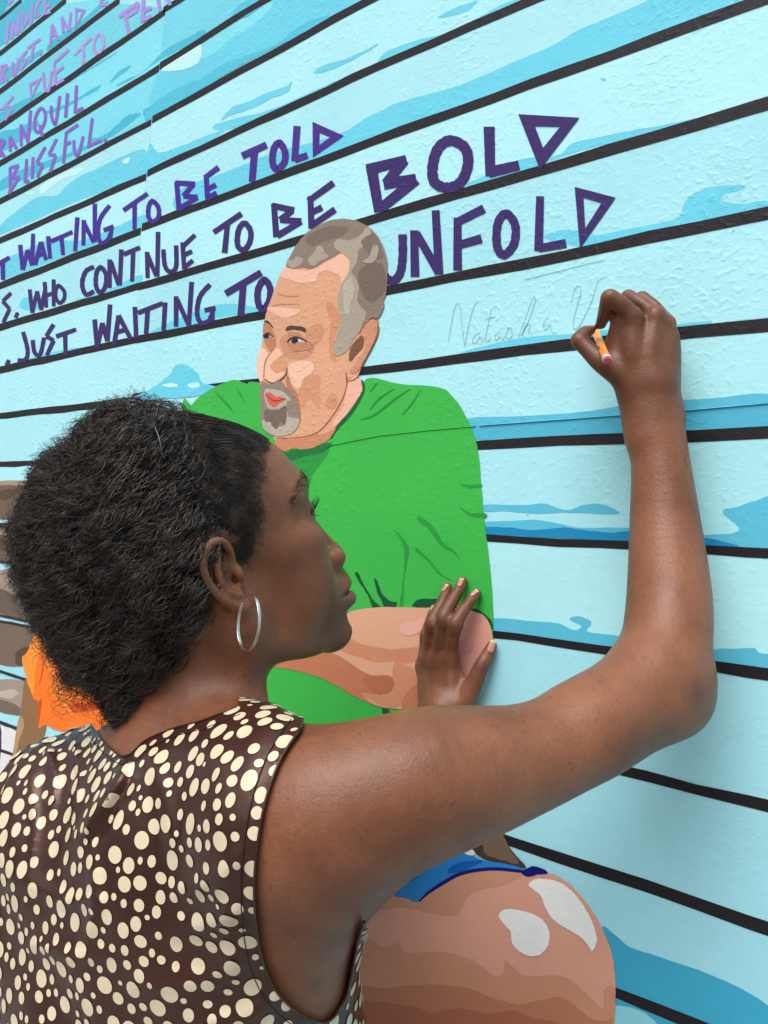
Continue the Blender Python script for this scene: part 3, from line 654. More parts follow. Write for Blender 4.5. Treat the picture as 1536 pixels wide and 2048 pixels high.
def ht(pts, op='u', k=8, n=4, flat=None):
    P = [(*hd(*q[:3]), q[3] * 0.001 * HS) for q in pts]
    if flat is not None: flat = (np.asarray(flat[0], float) @ HAX, flat[1])
    BODY.tube(P, op, k * 0.001, flat, n)
def both(fn):
    for sg in (-1, 1): fn(sg)
he((-10, 0, 45), (94, 70, 82), k=5)
he((40, 0, 50), (56, 60, 55), k=22)
he((48, 0, -4), (50, 55, 66), k=24)
both(lambda s: ht([(-2, s * 54, -22, 14), (8, s * 51, -50, 14), (48, s * 37, -71, 14), (86, s * 10, -84, 13)], k=24))
he((46, 0, -52), (48, 45, 32), k=18)
he((94, 0, -85), (14, 19, 12.5), k=16)
both(lambda s: he((60, s * 47, 6), (27, 16, 15), k=18))
both(lambda s: he((70, s * 33, -16), (21, 20, 24), k=20))
both(lambda s: he((50, s * 42, -34), (30, 17, 28), k=22))
both(lambda s: ht([(93, 0, 44, 7), (88, s * 22, 48, 8), (71, s * 45, 44, 7)], k=18))
both(lambda s: he((98, s * 32, 28), (11, 14, 9), 's', 14))
both(lambda s: he((79, s * 32, 27), (14.6, 15.2, 13.6), k=6))
# palpebral opening
both(lambda s: ht([(98, s * 20, 25, 1.5), (95, s * 31, 26.5, 4.2), (85, s * 45, 26, 1.6)], 's', 2.5))
# nose
ht([(93, 0, 34, 6), (100, 0, 10, 7), (112, 0, -17, 8)], k=10)
he((113.5, 0, -24), (10, 12, 9.5), k=7)
both(lambda s: he((106, s * 15.5, -22), (12, 8.5, 8.5), k=6))
both(lambda s: he((107, s * 7.5, -32.5), (7, 3.6, 4.5), 's', 3))
# mouth
he((90, 0, -51), (26, 28, 24), k=18)
ht([(98.5, -24, -52, 2.5), (110, -12, -47.5, 6.6), (114.5, 0, -46, 7.4), (110, 12, -47.5, 6.6), (98.5, 24, -52, 2.5)], k=5)
ht([(97.5, -23, -55, 2.5), (109.5, -12, -61, 7.8), (113.5, 0, -62.5, 8.8), (109.5, 12, -61, 7.8), (97.5, 23, -55, 2.5)], k=5)
ht([(100.5, -27, -53.5, 1.6), (112.5, -13, -54, 1.7), (120.5, 0, -54.5, 1.7), (112.5, 13, -54, 1.7), (100.5, 27, -53.5, 1.6)], 's', 3)
he((115, 0, -76.5), (9, 18, 5), 's', 10)
# ears: a plate, the rim, the inner fold, the bowl, the lobe and the tragus
EX, EZ, ES = 7.0, 6.5, 0.86
def ear(s):
    q = lambda x, yy, zz_: ((x + 14) * ES - 14 + EX, yy, (zz_ - 3) * ES + 3 + EZ)
    def he_(c, r_, *a, **k): he(q(*c), tuple(v * ES for v in r_), *a, **k)
    def ht_(p, *a, **k): ht([(*q(*w[:3]), w[3] * ES) for w in p], *a, **k)
    y = lambda v: s * v
    he_((-15, y(68), 6), (16, 4.5, 27), k=4, rot=(1, -18))
    ht_([(-3, y(68), 6, 2.6), (-3, y(73), 20, 3.4), (-10, y(78), 32, 3.7), (-22, y(81), 33, 3.9), (-32, y(82), 20, 3.9), (-32, y(81), 4, 3.8), (-25, y(78), -12, 3.8), (-15, y(74), -24, 4.2), (-7, y(71), -29, 5)], k=3, n=5)
    he_((-8, y(70), -27), (8.5, 5, 8.5), k=5)
    ht_([(-13, y(74), 22, 2.8), (-20, y(77), 10, 3.5), (-19, y(77), -4, 3.6), (-13, y(75), -14, 3.8), (-6, y(73), -18, 3.4)], k=3, n=5)
    he_((-9, y(76), -2), (7.5, 9, 10.5), 's', 3, rot=(1, -12))
    he_((-15, y(79), 24), (5, 5, 6), 's', 3)
    he_((-4, y(69), -5), (4, 8, 5), 's', 2)
    he_((0, y(70), -1), (4, 4.2, 7), k=3)
both(ear)
# --- neck and shoulders
I_HEAD = len(BODY.p)
def T(*pts): return [(*K(a, b, c), r) for a, b, c, r in pts]
BODY.tube([(*hd(-16, 0, -18), 0.048), *T((408, 1370, .690, .048), (388, 1430, .690, .051), (374, 1500, .690, .058))], k=.03)
BODY.tube([(*hd(2, -58, -34), 0.011), *T((478, 1340, .665, .012), (490, 1430, .670, .012))], k=.02)   # neck muscle under the ear
I_TRUNK = len(BODY.p)
BODY.tube(T((400, 1520, .665, .042), (500, 1545, .600, .040), (600, 1618, .560, .038)), k=.04)
BODY.tube(T((330, 1530, .700, .037), (215, 1570, .745, .036), (140, 1620, .785, .036)), k=.04)
# --- trunk: her right R, forward Fw, up
TR = unit(np.array([.77, 0, -.64])); TF = unit(np.array([.64, 0, .77])); TU = unit(U)
TAX = np.stack([TR, TF, TU])
TC = K(330, 1790, .705)
def tp(r, f, u): return TC + (np.array([r, f, u]) * .001) @ TAX
def te(c, r, op='u', k=30, fld=None): (fld or BODY).ell(tp(*c), np.array(r) * .001, TAX, op, k * .001)
te((0, 0, -45), (160, 102, 175), k=40)
te((0, 0, -190), (140, 98, 170), k=50)
te((52, 56, -15), (58, 46, 62), k=35)
te((-62, 56, -15), (58, 46, 62), k=35)
te((78, -60, 45), (62, 38, 80), k=40)
te((-78, -60, 30), (62, 38, 75), k=40)
# --- right arm
BODY.tube(T((590, 1662, .565, .043), (700, 1618, .548, .0475), (850, 1566, .555, .0480), (1050, 1517, .580, .0365), (1200, 1452, .605, .0332), (1314, 1390, .640, .031)), k=.05, n=9)
BODY.tube(T((1328, 1375, .640, .029), (1332, 1300, .650, .0328), (1338, 1200, .668, .0322), (1330, 1050, .690, .0276), (1320, 920, .702, .0232), (1305, 815, .710, .0230), (1301, 770, .709, .0222)), k=.03, n=9)
BODY.ell(K(1362, 1380, .648), (.018, .024, .02), k=.02)
BODY.tube(T((1290, 1360, .628, .022), (1180, 1440, .60, .02)), k=.03)
BODY.tube(T((630, 1730, .575, .040), (572, 1900, .610, .046), (530, 2060, .640, .054)), k=.06)     # side of the back below the armpit
# --- left arm: from the far shoulder, behind the trunk, forearm up to the wall
BODY.tube(T((140, 1660, .785, .040), (280, 1680, .86, .042), (470, 1690, .90, .037), (640, 1660, .885, .033), (760, 1590, .860, .031), (850, 1490, .850, .026), (888, 1425, .850, .0235)), k=.03)

I_HANDS = len(BODY.p)
def TP(*pts): return [(*K(a, b, c), rp * c / F_PX) for a, b, c, rp in pts]      # radius given in photo pixels
def hand_r():                        # back of the right hand, seen from behind
    kn = [(1268, 636, .701, 17), (1312, 630, .703, 16), (1332, 648, .708, 15), (1338, 678, .714, 12.5)]
    mid = [(1266, 712, .701, 22), (1300, 712, .698, 21), (1326, 718, .702, 20), (1335, 728, .709, 16.5)]
    wr_ = [(1296, 795, .708, 23), (1303, 800, .706, 27), (1312, 803, .706, 27), (1325, 806, .709, 24)]
    for a, m_, b in zip(kn, mid, wr_): BODY.tube(TP(b, m_, a), k=.0065, n=5)
    BODY.ell(K(1306, 720, .716), (.021, .036, .013), k=.014)
    for q in kn: BODY.ell(K(q[0], q[1], q[2] - .0035), (.0052, .0052, .0042), k=.006)    # knuckle caps
    # index: out to the left, bent back down to the pencil
    BODY.tube(TP((1262, 628, .700, 17), (1243, 609, .698, 17), (1222, 595, .698, 16)), k=.005, n=3)
    BODY.tube(TP((1217, 596, .699, 16), (1213, 612, .704, 15), (1209, 629, .715, 14), (1202, 648, .729, 11)), k=.003, n=4)
    # middle, ring, little finger: folded on to the wall behind
    BODY.tube(TP((1312, 630, .706, 15), (1280, 606, .712, 14), (1258, 594, .722, 14)), k=.004, n=3)
    BODY.tube(TP((1256, 595, .724, 14.5), (1242, 622, .738, 14), (1232, 652, .744, 13)), k=.003, n=3)
    BODY.tube(TP((1334, 646, .711, 15), (1308, 614, .720, 14), (1284, 598, .728, 14.5)), k=.004, n=3)
    BODY.tube(TP((1284, 598, .729, 14), (1276, 625, .744, 13), (1272, 655, .744, 11)), k=.003, n=3)
    BODY.tube(TP((1342, 674, .716, 13), (1330, 640, .728, 12), (1312, 622, .738, 12), (1305, 650, .746, 11), (1302, 675, .744, 10)), k=.004, n=3)
    # thumb: leaves the side of the palm low down, bent back on to the pencil
    BODY.tube(TP((1262, 772, .710, 26), (1236, 748, .708, 24), (1204, 725, .709, 21), (1180, 703, .714, 18), (1160, 683, .718, 15.5)), k=.010, n=5)
    BODY.tube(TP((1158, 680, .719, 16), (1169, 667, .727, 14.5), (1180, 661, .735, 10.5)), k=.004, n=4)
    BODY.tube(TP((1238, 642, .708, 15), (1227, 680, .716, 15), (1222, 712, .722, 19), (1216, 728, .720, 18)), k=.006, n=3)
    BODY.tube(TP((1248, 652, .707, 15), (1240, 684, .710, 17), (1234, 716, .710, 18)), k=.006, n=3)   # flesh between thumb and first bone
    BODY.tube(TP((1182, 700, .735, 13), (1204, 706, .738, 18), (1226, 692, .732, 17)), k=.006, n=3)
    BODY.tube(T((1274, 800, .712, .008), (1284, 870, .706, .008)), k=.02, n=2)
    BODY.ell(K(1346, 830, .712), (.007, .010, .008), k=.012)       # wrist bone
hand_r()

def wz(px, py, lift):                # depth of a point that stands `lift` metres off the wall at a pixel
    k = K(px, py, 1.0); return (N @ P0 - lift) / (N @ k)
def WT(*pts):
    o = []
    for a, b, l, rp in pts:
        z = wz(a, b, l); o.append((*K(a, b, z), rp * z / F_PX))
    return o
LEFT_FINGERS = {
 'little': [(846, 1332, .018, 12), (851, 1272, .020, 10), (860, 1238, .016, 8.8), (867, 1215, .006, 7)],
 'ring': [(856, 1318, .022, 14.5), (864, 1249, .031, 13.2), (886, 1203, .019, 12), (895, 1174, .0075, 9.4)],
 'middle': [(876, 1319, .024, 15), (887, 1239, .034, 13.8), (912, 1190, .020, 12.2), (926, 1162, .0075, 9.6)],
 'index': [(899, 1317, .022, 15), (911, 1250, .031, 13.6), (936, 1209, .018, 11.4), (954, 1186, .0075, 9.2)],
 'thumb': [(931, 1400, .020, 21), (948, 1368, .017, 18), (962, 1334, .0155, 15.5), (975, 1310, .0105, 13.2), (984, 1291, .0075, 10.5)]}
def hand_l():
    for nm, p in LEFT_FINGERS.items():
        BODY.tube(WT(*p), k=.0022 if nm != 'thumb' else .008, n=5)
        if nm != 'thumb':
            for q, sc_ in ((p[0], 1.0), (p[1], .93)):                # knuckle and middle joint
                z = wz(q[0], q[1], q[2] + .0022)
                BODY.ell(K(q[0], q[1], z), tuple(v * q[3] * sc_ * z / F_PX for v in (.96, 1.15, .85)), k=.006)
    for nm, b in (('little', (852, 1412, .022, 16)), ('ring', (868, 1412, .025, 18)), ('middle', (886, 1412, .026, 19)), ('index', (906, 1410, .024, 20))):
        p0 = LEFT_FINGERS[nm][0]
        BODY.tube(WT(b, ((b[0] + p0[0]) / 2, (b[1] + p0[1]) / 2, p0[2] + .001, p0[3] + 2), p0), k=.007, n=3)
    BODY.ell(K(874, 1370, wz(874, 1370, .012)), (.013, .026, .009), k=.010)
    BODY.tube(WT((908, 1352, .015, 10), (926, 1372, .014, 13), (935, 1388, .014, 14)), k=.008, n=3)    # web of the thumb
    BODY.tube(WT((912, 1330, .019, 5), (924, 1356, .017, 6)), k=.006, n=1)
hand_l()

bl, bh = np.min([p.lo for p in BODY.p], 0), np.max([p.hi for p in BODY.p], 0)
bv, bq = surface(BODY, bl, bh, VOX)

# ------------------------------------------------------------------ tools on the fields
def grad(f, P, e=0.0006):
    P = np.asarray(P, F4); g = np.stack([f(P + np.eye(3, dtype=F4)[i] * F4(e)) - f(P - np.eye(3, dtype=F4)[i] * F4(e)) for i in range(3)], 1)
    return g / (np.linalg.norm(g, axis=1, keepdims=True) + 1e-9)
def snap(f, P, lev=0.0, it=3):
    P = np.asarray(P, F4).copy()
    for _ in range(it): P -= grad(f, P) * (f(P) - lev)[:, None].astype(F4) * F4(0.9)
    return P
def cast(f, px, py, z0=0.42, z1=0.98, it=60):
    """where the view through photo pixels meets a field"""
    d = np.stack([(np.asarray(px, float) - CX) / F_PX, (np.asarray(py, float) - CY) / F_PX, np.ones(len(px))], 1)
    L = np.linalg.norm(d, axis=1); z = np.full(len(px), z0); hit = np.zeros(len(px), bool)
    live = np.arange(len(z))
    for _ in range(it):
        if not len(live): break
        v = f((d[live] * z[live, None]).astype(F4)); hit[live] = v < 0.0004
        z[live] = np.where(v < .0004, z[live], z[live] + v * 0.75 / L[live])
        live = live[(v >= .0004) & (z[live] <= z1)]
    return d * z[:, None], hit & (z < z1)
def part(a, b): 
    ps = BODY.p[a:b]
    return lambda P: BODY.eval(np.asarray(P, F4), ps)
f_head = part(0, I_TRUNK)
f_hands = part(I_HANDS, None)
f_skull = part(0, 9)
def poly_sd(q, poly):
    """signed distance to a closed outline, inside negative"""
    q = np.asarray(q, float); P = np.asarray(poly, float); d = np.full(len(q), 1e9); ins = np.zeros(len(q), bool)
    for a, b in zip(P, np.roll(P, -1, 0)):
        ba = b - a; t = np.clip(((q - a) @ ba) / (ba @ ba + 1e-9), 0, 1)
        d = np.minimum(d, np.linalg.norm(q - a - t[:, None] * ba, axis=1))
        c = ((a[1] > q[:, 1]) != (b[1] > q[:, 1])) & (q[:, 0] < (b[0] - a[0]) * (q[:, 1] - a[1]) / (b[1] - a[1] + 1e-12) + a[0])
        ins ^= c
    return np.where(ins, -d, d)
def proj(P): return np.stack([P[:, 0] / P[:, 2] * F_PX + CX, P[:, 1] / P[:, 2] * F_PX + CY], 1)
def pl(t): return [tuple(map(float, q.split(','))) for q in t.split()]
def clip_mesh(V, Qd, g):
    """keep g > 0; triangles across the border are cut along it"""
    T_ = np.concatenate([Qd[:, [0, 1, 2]], Qd[:, [0, 2, 3]]]); k = g > 0; n = k[T_].sum(1)
    keep = [tuple(t) for t in T_[n == 3]]; V = list(map(tuple, V)); memo = {}
    def cut(i, j):
        key = (min(i, j), max(i, j))
        if key not in memo:
            t = g[i] / (g[i] - g[j]); a, b = np.array(V[i]), np.array(V[j]); V.append(tuple(a + (b - a) * t)); memo[key] = len(V) - 1
        return memo[key]
    for t in T_[(n == 1) | (n == 2)]:
        t = list(t)
        while not (k[t[0]] and not k[t[2]]): t = t[1:] + t[:1]
        a, b, c = t
        if k[b]: x, y = cut(b, c), cut(a, c); keep += [(a, b, x), (a, x, y)]
        else: x, y = cut(a, b), cut(a, c); keep.append((a, x, y))
    F = np.array(keep); u, inv = np.unique(F, return_inverse=True)
    return np.array(V)[u], inv.reshape(F.shape)
def tubes(name, S, rad, mat, parent, sides=3, caps=False):
    """S: (strands, points, 3) camera axes; rad: (strands, points) -> one mesh of thin tubes"""
    S = np.asarray(S, float); n, m, _ = S.shape
    t = np.gradient(S, axis=1); t /= np.linalg.norm(t, axis=2, keepdims=True) + 1e-12
    ref = np.where(np.abs(t[..., 2:3]) > .9, np.array([1., 0, 0]), np.array([0, 0, 1.]))
    a = np.cross(t, ref); a /= np.linalg.norm(a, axis=2, keepdims=True) + 1e-12; b = np.cross(t, a)
    V = np.stack([S + (a * math.cos(2 * math.pi * k / sides) + b * math.sin(2 * math.pi * k / sides)) * rad[..., None] for k in range(sides)], 2)
    base = (np.arange(n)[:, None] * m + np.arange(m - 1)[None]).reshape(-1) * sides
    F = np.concatenate([np.stack([base + k, base + (k + 1) % sides, base + sides + (k + 1) % sides, base + sides + k], 1) for k in range(sides)])
    return mesh_np(name, c2w(V.reshape(-1, 3)), F, mat, parent)

# ------------------------------------------------------------------ skin
SCALP = pl("523,872 518,890 515,920 524,948 503,985 514,1022 506,1060 490,1086 470,1080 448,1062 425,1070 402,1100 392,1140 400,1180 400,1250 380,1310 300,1350 150,1350 -80,1200 -80,700 523,700")
def smooth01(x): x = np.clip(x, 0, 1); return x * x * (3 - 2 * x)
px_b = proj(bv)
loc = ((bv - HO) @ HAX.T) * 1000 / HS
tint = np.zeros((len(bv), 4), F4); tint[:, 3] = 1
inhead = (np.linalg.norm(loc - np.array([10, 0, 20]), axis=1) < 150) & (bv[:, 0] < .02)
sd = poly_sd(px_b[inhead], SCALP)
tint[inhead, 0] = smooth01((4 - sd) / 34)                         # hair roots
lx = loc
lip = smooth01(1 - np.abs(lx[:, 2] + 54.5) / 13.5) * smooth01((26 - np.abs(lx[:, 1])) / 8) * smooth01((lx[:, 0] - 94) / 7)
up_ = np.where(lx[:, 2] > -54.5, 1.0, 0.0)
tint[:, 1] = np.where(inhead, np.clip(lip * 2.2, 0, 1) * (1 - .55 * up_), 0)  # lips: lower one pinker
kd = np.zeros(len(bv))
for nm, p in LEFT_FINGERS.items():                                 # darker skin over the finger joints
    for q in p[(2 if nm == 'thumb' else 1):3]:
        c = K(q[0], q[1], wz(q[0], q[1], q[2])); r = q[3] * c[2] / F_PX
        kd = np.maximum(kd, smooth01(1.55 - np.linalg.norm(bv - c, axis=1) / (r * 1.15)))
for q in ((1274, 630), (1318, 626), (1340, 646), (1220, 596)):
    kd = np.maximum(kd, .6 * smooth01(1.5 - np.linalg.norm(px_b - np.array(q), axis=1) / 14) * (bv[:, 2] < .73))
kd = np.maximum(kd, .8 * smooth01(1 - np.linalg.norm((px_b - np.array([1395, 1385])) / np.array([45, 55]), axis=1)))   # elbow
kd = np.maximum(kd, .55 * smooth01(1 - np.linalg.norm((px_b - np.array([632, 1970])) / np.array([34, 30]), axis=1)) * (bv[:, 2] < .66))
kd = np.maximum(kd, .42 * smooth01((860 - px_b[:, 1]) / 140) * (px_b[:, 0] > 1100)); kd = np.maximum(kd, .22 * smooth01((1440 - px_b[:, 1]) / 60) * (px_b[:, 0] > 800) * (bv[:, 2] > .76))  # backs of both hands darker: own skin tone plus shade put into colour
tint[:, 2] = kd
s = NT('skin')
p = s.pos()
at = s.n('ShaderNodeAttribute', attribute_name='tint'); sp = s.n('ShaderNodeSeparateColor'); s.l(at.outputs['Color'], sp.inputs[0])
base = s.mix(s.ramp(s.noise(p, 14, 4, .6), .3, .7), (.146, .051, .022), (.250, .094, .044))
base = s.mix(s.math('MULTIPLY', s.ramp(s.noise(p, 420, 3, .7), .42, .72), .35), base, (.110, .037, .019))
v1 = s.n('ShaderNodeTexVoronoi', i_Scale=130.0); s.l(p, v1.inputs['Vector'])
freck = s.math('MULTIPLY', s.ramp(v1.outputs['Distance'], .17, .06), s.ramp(s.noise(p, 30, 2), .42, .6))
base = s.mix(s.math('MULTIPLY', freck, .6), base, (.045, .017, .011))
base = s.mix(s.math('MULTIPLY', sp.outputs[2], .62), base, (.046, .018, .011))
base = s.mix(s.math('MULTIPLY', sp.outputs[1], .8), base, (.200, .066, .060))
hn = s.math('ADD', s.math('MULTIPLY', s.noise(p, 900, 2, .6), .9), -.45)
scm = s.ramp(s.math('ADD', sp.outputs[0], hn), .25, .75)
base = s.mix(scm, base, (.020, .013, .011))
s.l(base, s.b.inputs['Base Color'])
s.set(Roughness=.46); s.b.inputs['Specular IOR Level'].default_value = .42
s.b.inputs['Subsurface Weight'].default_value = .10; s.b.inputs['Subsurface Radius'].default_value = (.006, .0025, .0015); s.b.inputs['Subsurface Scale'].default_value = 1.0
rr = s.math('ADD', s.math('MULTIPLY', s.noise(p, 60, 3, .6), .22), .34); s.l(rr, s.b.inputs['Roughness'])
v2 = s.n('ShaderNodeTexVoronoi', i_Scale=620.0); s.l(p, v2.inputs['Vector'])
hh = s.math('ADD', s.math('MULTIPLY', v2.outputs['Distance'], .5), s.math('MULTIPLY', s.noise(p, 240, 3, .6), 1.0))
bp = s.n('ShaderNodeBump', i_Strength=.26, i_Distance=.0010); s.l(hh, bp.inputs['Height']); s.l(bp.outputs[0], s.b.inputs['Normal'])
M_SKIN = s.m
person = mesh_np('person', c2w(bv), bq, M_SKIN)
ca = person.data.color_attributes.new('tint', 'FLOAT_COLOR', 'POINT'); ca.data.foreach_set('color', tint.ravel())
_e = np.sort(np.concatenate([bq[:, [0, 1]], bq[:, [1, 2]], bq[:, [2, 3]], bq[:, [3, 0]]]), 1); _u, _c = np.unique(_e, axis=0, return_counts=True)
if (_c == 1).any():                  # close the pinholes left between blocks
    bm = bmesh.new(); bm.from_mesh(person.data)
    bmesh.ops.holes_fill(bm, edges=[e for e in bm.edges if e.is_boundary], sides=40)
    for f in bm.faces: f.smooth = True
    bm.to_mesh(person.data); bm.free()
tag(person, 'woman with curly black hair in a brown polka dot blouse drawing on the wall', 'person')

def simple(name, col, rough=.5, metal=0., spec=.5):
    s = NT(name); s.b.inputs['Base Color'].default_value = (*col, 1); s.set(Roughness=rough, Metallic=metal); s.b.inputs['Specular IOR Level'].default_value = spec
    return s
# ------------------------------------------------------------------ eyes, brows, lashes
s = NT('eye'); tc = s.n('ShaderNodeTexCoord'); sx = s.n('ShaderNodeSeparateXYZ'); s.l(tc.outputs['Object'], sx.inputs[0])
e1 = s.mix(s.ramp(sx.outputs[0], .0103, .0108), (.62, .56, .52), (.03, .014, .009)); e1 = s.mix(s.ramp(sx.outputs[0], .0117, .0119), e1, (.004, .004, .004))
s.l(e1, s.b.inputs['Base Color']); s.set(Roughness=.12)
HWX = AX @ HAX.T                                                   # head axes in the world
for sg in (-1, 1):
    bm = bmesh.new(); bmesh.ops.create_uvsphere(bm, u_segments=32, v_segments=20, radius=.0134)
    for f in bm.faces: f.smooth = True
    me = bpy.data.meshes.new('eye'); bm.to_mesh(me); bm.free(); me.materials.append(s.m)
    o = link(bpy.data.objects.new('eye', me), person)
    gaze = AX @ unit(HF * .72 - HL * .62 + HU * .12); xax = Vector(gaze); R = xax.to_track_quat('X', 'Z').to_matrix().to_4x4()
    o.matrix_world = Matrix.Translation(Vector(c2w(hd(79.5, sg * 32, 26.5)[None])[0])) @ R
s = NT('hair_strand'); s.l(s.mix(s.ramp(s.noise(s.pos(), 55, 3, .6), .35, .68), (.012, .0080, .0066), (.060, .038, .030)), s.b.inputs['Base Color']); s.set(Roughness=.34); s.b.inputs['Specular IOR Level'].default_value = .6; M_HAIR = s.m
M_LASH = simple('lash', (.008, .006, .006), .5).m
def fan(pts0, dirs, ln, r, m=7, bend=None):
    t = np.linspace(0, 1, m)[None, :, None]
    S = pts0[:, None] + dirs[:, None] * ln[:, None, None] * t
    if bend is not None: S = S + bend[:, None] * (ln[:, None, None] * t ** 2)
    return S, np.full((len(pts0), m), r) * np.linspace(1, .25, m)[None]
for sg in (-1, 1):
    u = nrng.random(190)
    c = np.array([[93, 12, 45], [90, 24, 51], [81, 38, 50.5], [66, 51, 43]], float); cc = catmull(c, False, 12)
    q = np.stack([np.interp(u, np.linspace(0, 1, len(cc)), cc[:, i]) for i in range(3)], 1)
    q[:, 2] += nrng.normal(0, 2.3, len(u)) * (1 - .5 * u); q[:, 1] *= sg
    P = snap(f_head, HO + (q * .001) @ HAX, .0002)
    d = np.stack([-.35 - .4 * u, sg * (.6 + .2 * u), .55 - .7 * u], 1) + nrng.normal(0, .12, (len(u), 3)); d = (d / np.linalg.norm(d, axis=1, keepdims=True)) @ HAX
    d -= grad(f_head, P) * np.einsum('ij,ij->i', d, grad(f_head, P))[:, None] * .8
    S, R_ = fan(P, d, nrng.uniform(.005, .009, len(u)), .00016)
    tubes('eyebrow', S, R_, M_LASH, person)
    for nm, n, z, ln, up_d in (('upper', 40, 1.0, .0085, .75), ('lower', 20, -1.0, .0040, -.3)):
        u = np.linspace(0.05, .98, n) + nrng.normal(0, .012, n); cc = catmull(np.array([[96, 22, 26], [96.5, 31, 28.5 if z > 0 else 24], [90, 40, 27.5 if z > 0 else 25], [85, 46, 26]], float), False, 10)
        q = np.stack([np.interp(u, np.linspace(0, 1, len(cc)), cc[:, i]) for i in range(3)], 1); q[:, 1] *= sg
        q = (snap(f_head, HO + (q * .001) @ HAX, 0, 4).astype(float) - HO) @ HAX.T * 1000
        d = np.stack([np.full(n, .85), sg * (-.1 + 1.1 * u), np.full(n, .25 * z)], 1) + nrng.normal(0, .09, (n, 3)); d /= np.linalg.norm(d, axis=1, keepdims=True)
        S, R_ = fan(HO + (q * .001) @ HAX, d @ HAX, nrng.uniform(.75, 1.1, n) * ln * (.6 + .4 * u), .00019 if z > 0 else .00012, bend=np.tile(np.array([0, 0, up_d]) @ HAX, (n, 1)))
        tubes('eyelash', S, R_, M_LASH, person)

# ------------------------------------------------------------------ finger nails
sn = NT('nail'); sn.b.inputs['Base Color'].default_value = (.42, .21, .15, 1); sn.set(Roughness=.28); sn.b.inputs['Subsurface Weight'].default_value = .1; sn.b.inputs['Subsurface Radius'].default_value = (.003, .001, .001)
st = NT('nail_edge'); st.b.inputs['Base Color'].default_value = (.52, .38, .27, 1); st.set(Roughness=.35)
def nail(cx, cy, dx, dy, ln, wd, f=f_hands):
    C0, hit = cast(f, [cx], [cy]); c = C0[0]; n = grad(f, C0)[0]
    k = c[2] / F_PX; al = np.array([dx, dy, 0.]); al /= np.linalg.norm(al); al = unit(al - n * (al @ n)); ac = unit(np.cross(n, al))
    A, B_ = np.meshgrid(np.linspace(-.5, .5, 11), np.linspace(-.5, .5, 8), indexing='ij')
    W = wd * k * np.where(A < -.2, np.sqrt(np.clip(1 - ((-.2 - A) / .34) ** 2, .05, 1)), np.where(A > .38, 1 - 2.5 * (A - .38) ** 2 * 12, 1))
    P = c + A[..., None] * ln * k * al + (B_ * W)[..., None] * ac
    Pf = snap(f, P.reshape(-1, 3), .00045, 4).reshape(P.shape)
    row = 7                                                        # beyond the finger tip the plate runs on free
    tdir = Pf[row] - Pf[row - 2]; tdir = tdir / np.linalg.norm(tdir, axis=1, keepdims=True)
    for i in range(row + 1, 11): Pf[i] = Pf[row] + (tdir * .8 + al * .2) * (i - row) * ln * k / 10
    V = Pf.reshape(-1, 3); F = []; mi = []
    for i in range(10):
        for j in range(7): F.append((i * 8 + j, i * 8 + j + 1, i * 8 + j + 9, i * 8 + j + 8)); mi.append(1 if i >= 8 else 0)
    o = mesh_np('fingernail', c2w(V), np.array(F), [sn.m, st.m], person, True, mi)
    so = o.modifiers.new('thick', 'SOLIDIFY'); so.thickness = .0005; so.offset = 0
nail(889.5, 1175.5, 25, -135, 21, 9); nail(921, 1164, 25, -140, 23, 10); nail(948, 1185.5, 75, -100, 20, 9.5); nail(983.5, 1293, 50, -160, 25, 15); nail(863.5, 1216, 10, -60, 13, 6)

# ------------------------------------------------------------------ blouse
SHIRT = Field(); SHIRT.p = [q for q in BODY.p[I_TRUNK:I_HANDS]]
NECK = catmull(np.array(pl("172,1422 182,1447 212,1488 250,1513 290,1482 345,1458 400,1443 440,1428 474,1414")), False, 6)
ARMH = catmull(np.array(pl("604,1455 562,1518 532,1600 514,1700 509,1800 520,1900 546,1972 592,2022 650,2046 688,2003 704,1942 715,1885 728,1842")), False, 6)
ARM_C = np.vstack([pl("604,1455 562,1518 532,1600 514,1700 509,1800 520,1900 546,1972 592,2022 650,2046 688,2003 704,1942 728,1842"), pl("1700,1846 1700,1200 800,1300 618,1390")])
CREASE = [("252,1515 235,1560 195,1620 150,1690", 13, -.0042), ("272,1530 258,1575 222,1632 180,1700", 11, .0028), ("300,1495 330,1600 345,1720", 18, -.0026), ("90,1470 110,1560 100,1640", 9, -.0024), ("140,1445 160,1540 150,1630", 9, -.0026), ("60,1530 70,1660 58,1760", 8, -.0022),
 ("430,1470 440,1560 420,1690", 22, -.0022), ("505,1690 430,1760 330,1795", 22, -.0020), ("510,1800 420,1852 300,1866", 24, -.0021), ("520,1905 400,1962 250,1970", 26, -.0022), ("30,1750 120,1800 220,1806", 18, -.0024), ("40,1880 140,1915 230,1905", 16, -.0024), ("560,2000 480,2040 380,2050", 22, -.003), ("185,1700 190,1800 170,1900", 14, -.0022)]
def creases(q):
    d = np.zeros(len(q))
    for t, w, h in CREASE:
        c = np.array(pl(t)); L = np.r_[0, np.cumsum(np.linalg.norm(np.diff(c, axis=0), axis=1))]; best = np.full(len(q), 1e9); pos = np.zeros(len(q))
        for i in range(len(c) - 1):
            ba = c[i + 1] - c[i]; tt = np.clip(((q - c[i]) @ ba) / (ba @ ba), 0, 1); e = np.linalg.norm(q - c[i] - tt[:, None] * ba, axis=1)
            m_ = e < best; best = np.where(m_, e, best); pos = np.where(m_, (L[i] + tt * (L[i + 1] - L[i])) / L[-1], pos)
        d += h * np.exp(-(best / w) ** 2) * np.clip(np.minimum(pos, 1 - pos) * 4 + .15, 0, 1)
    return d
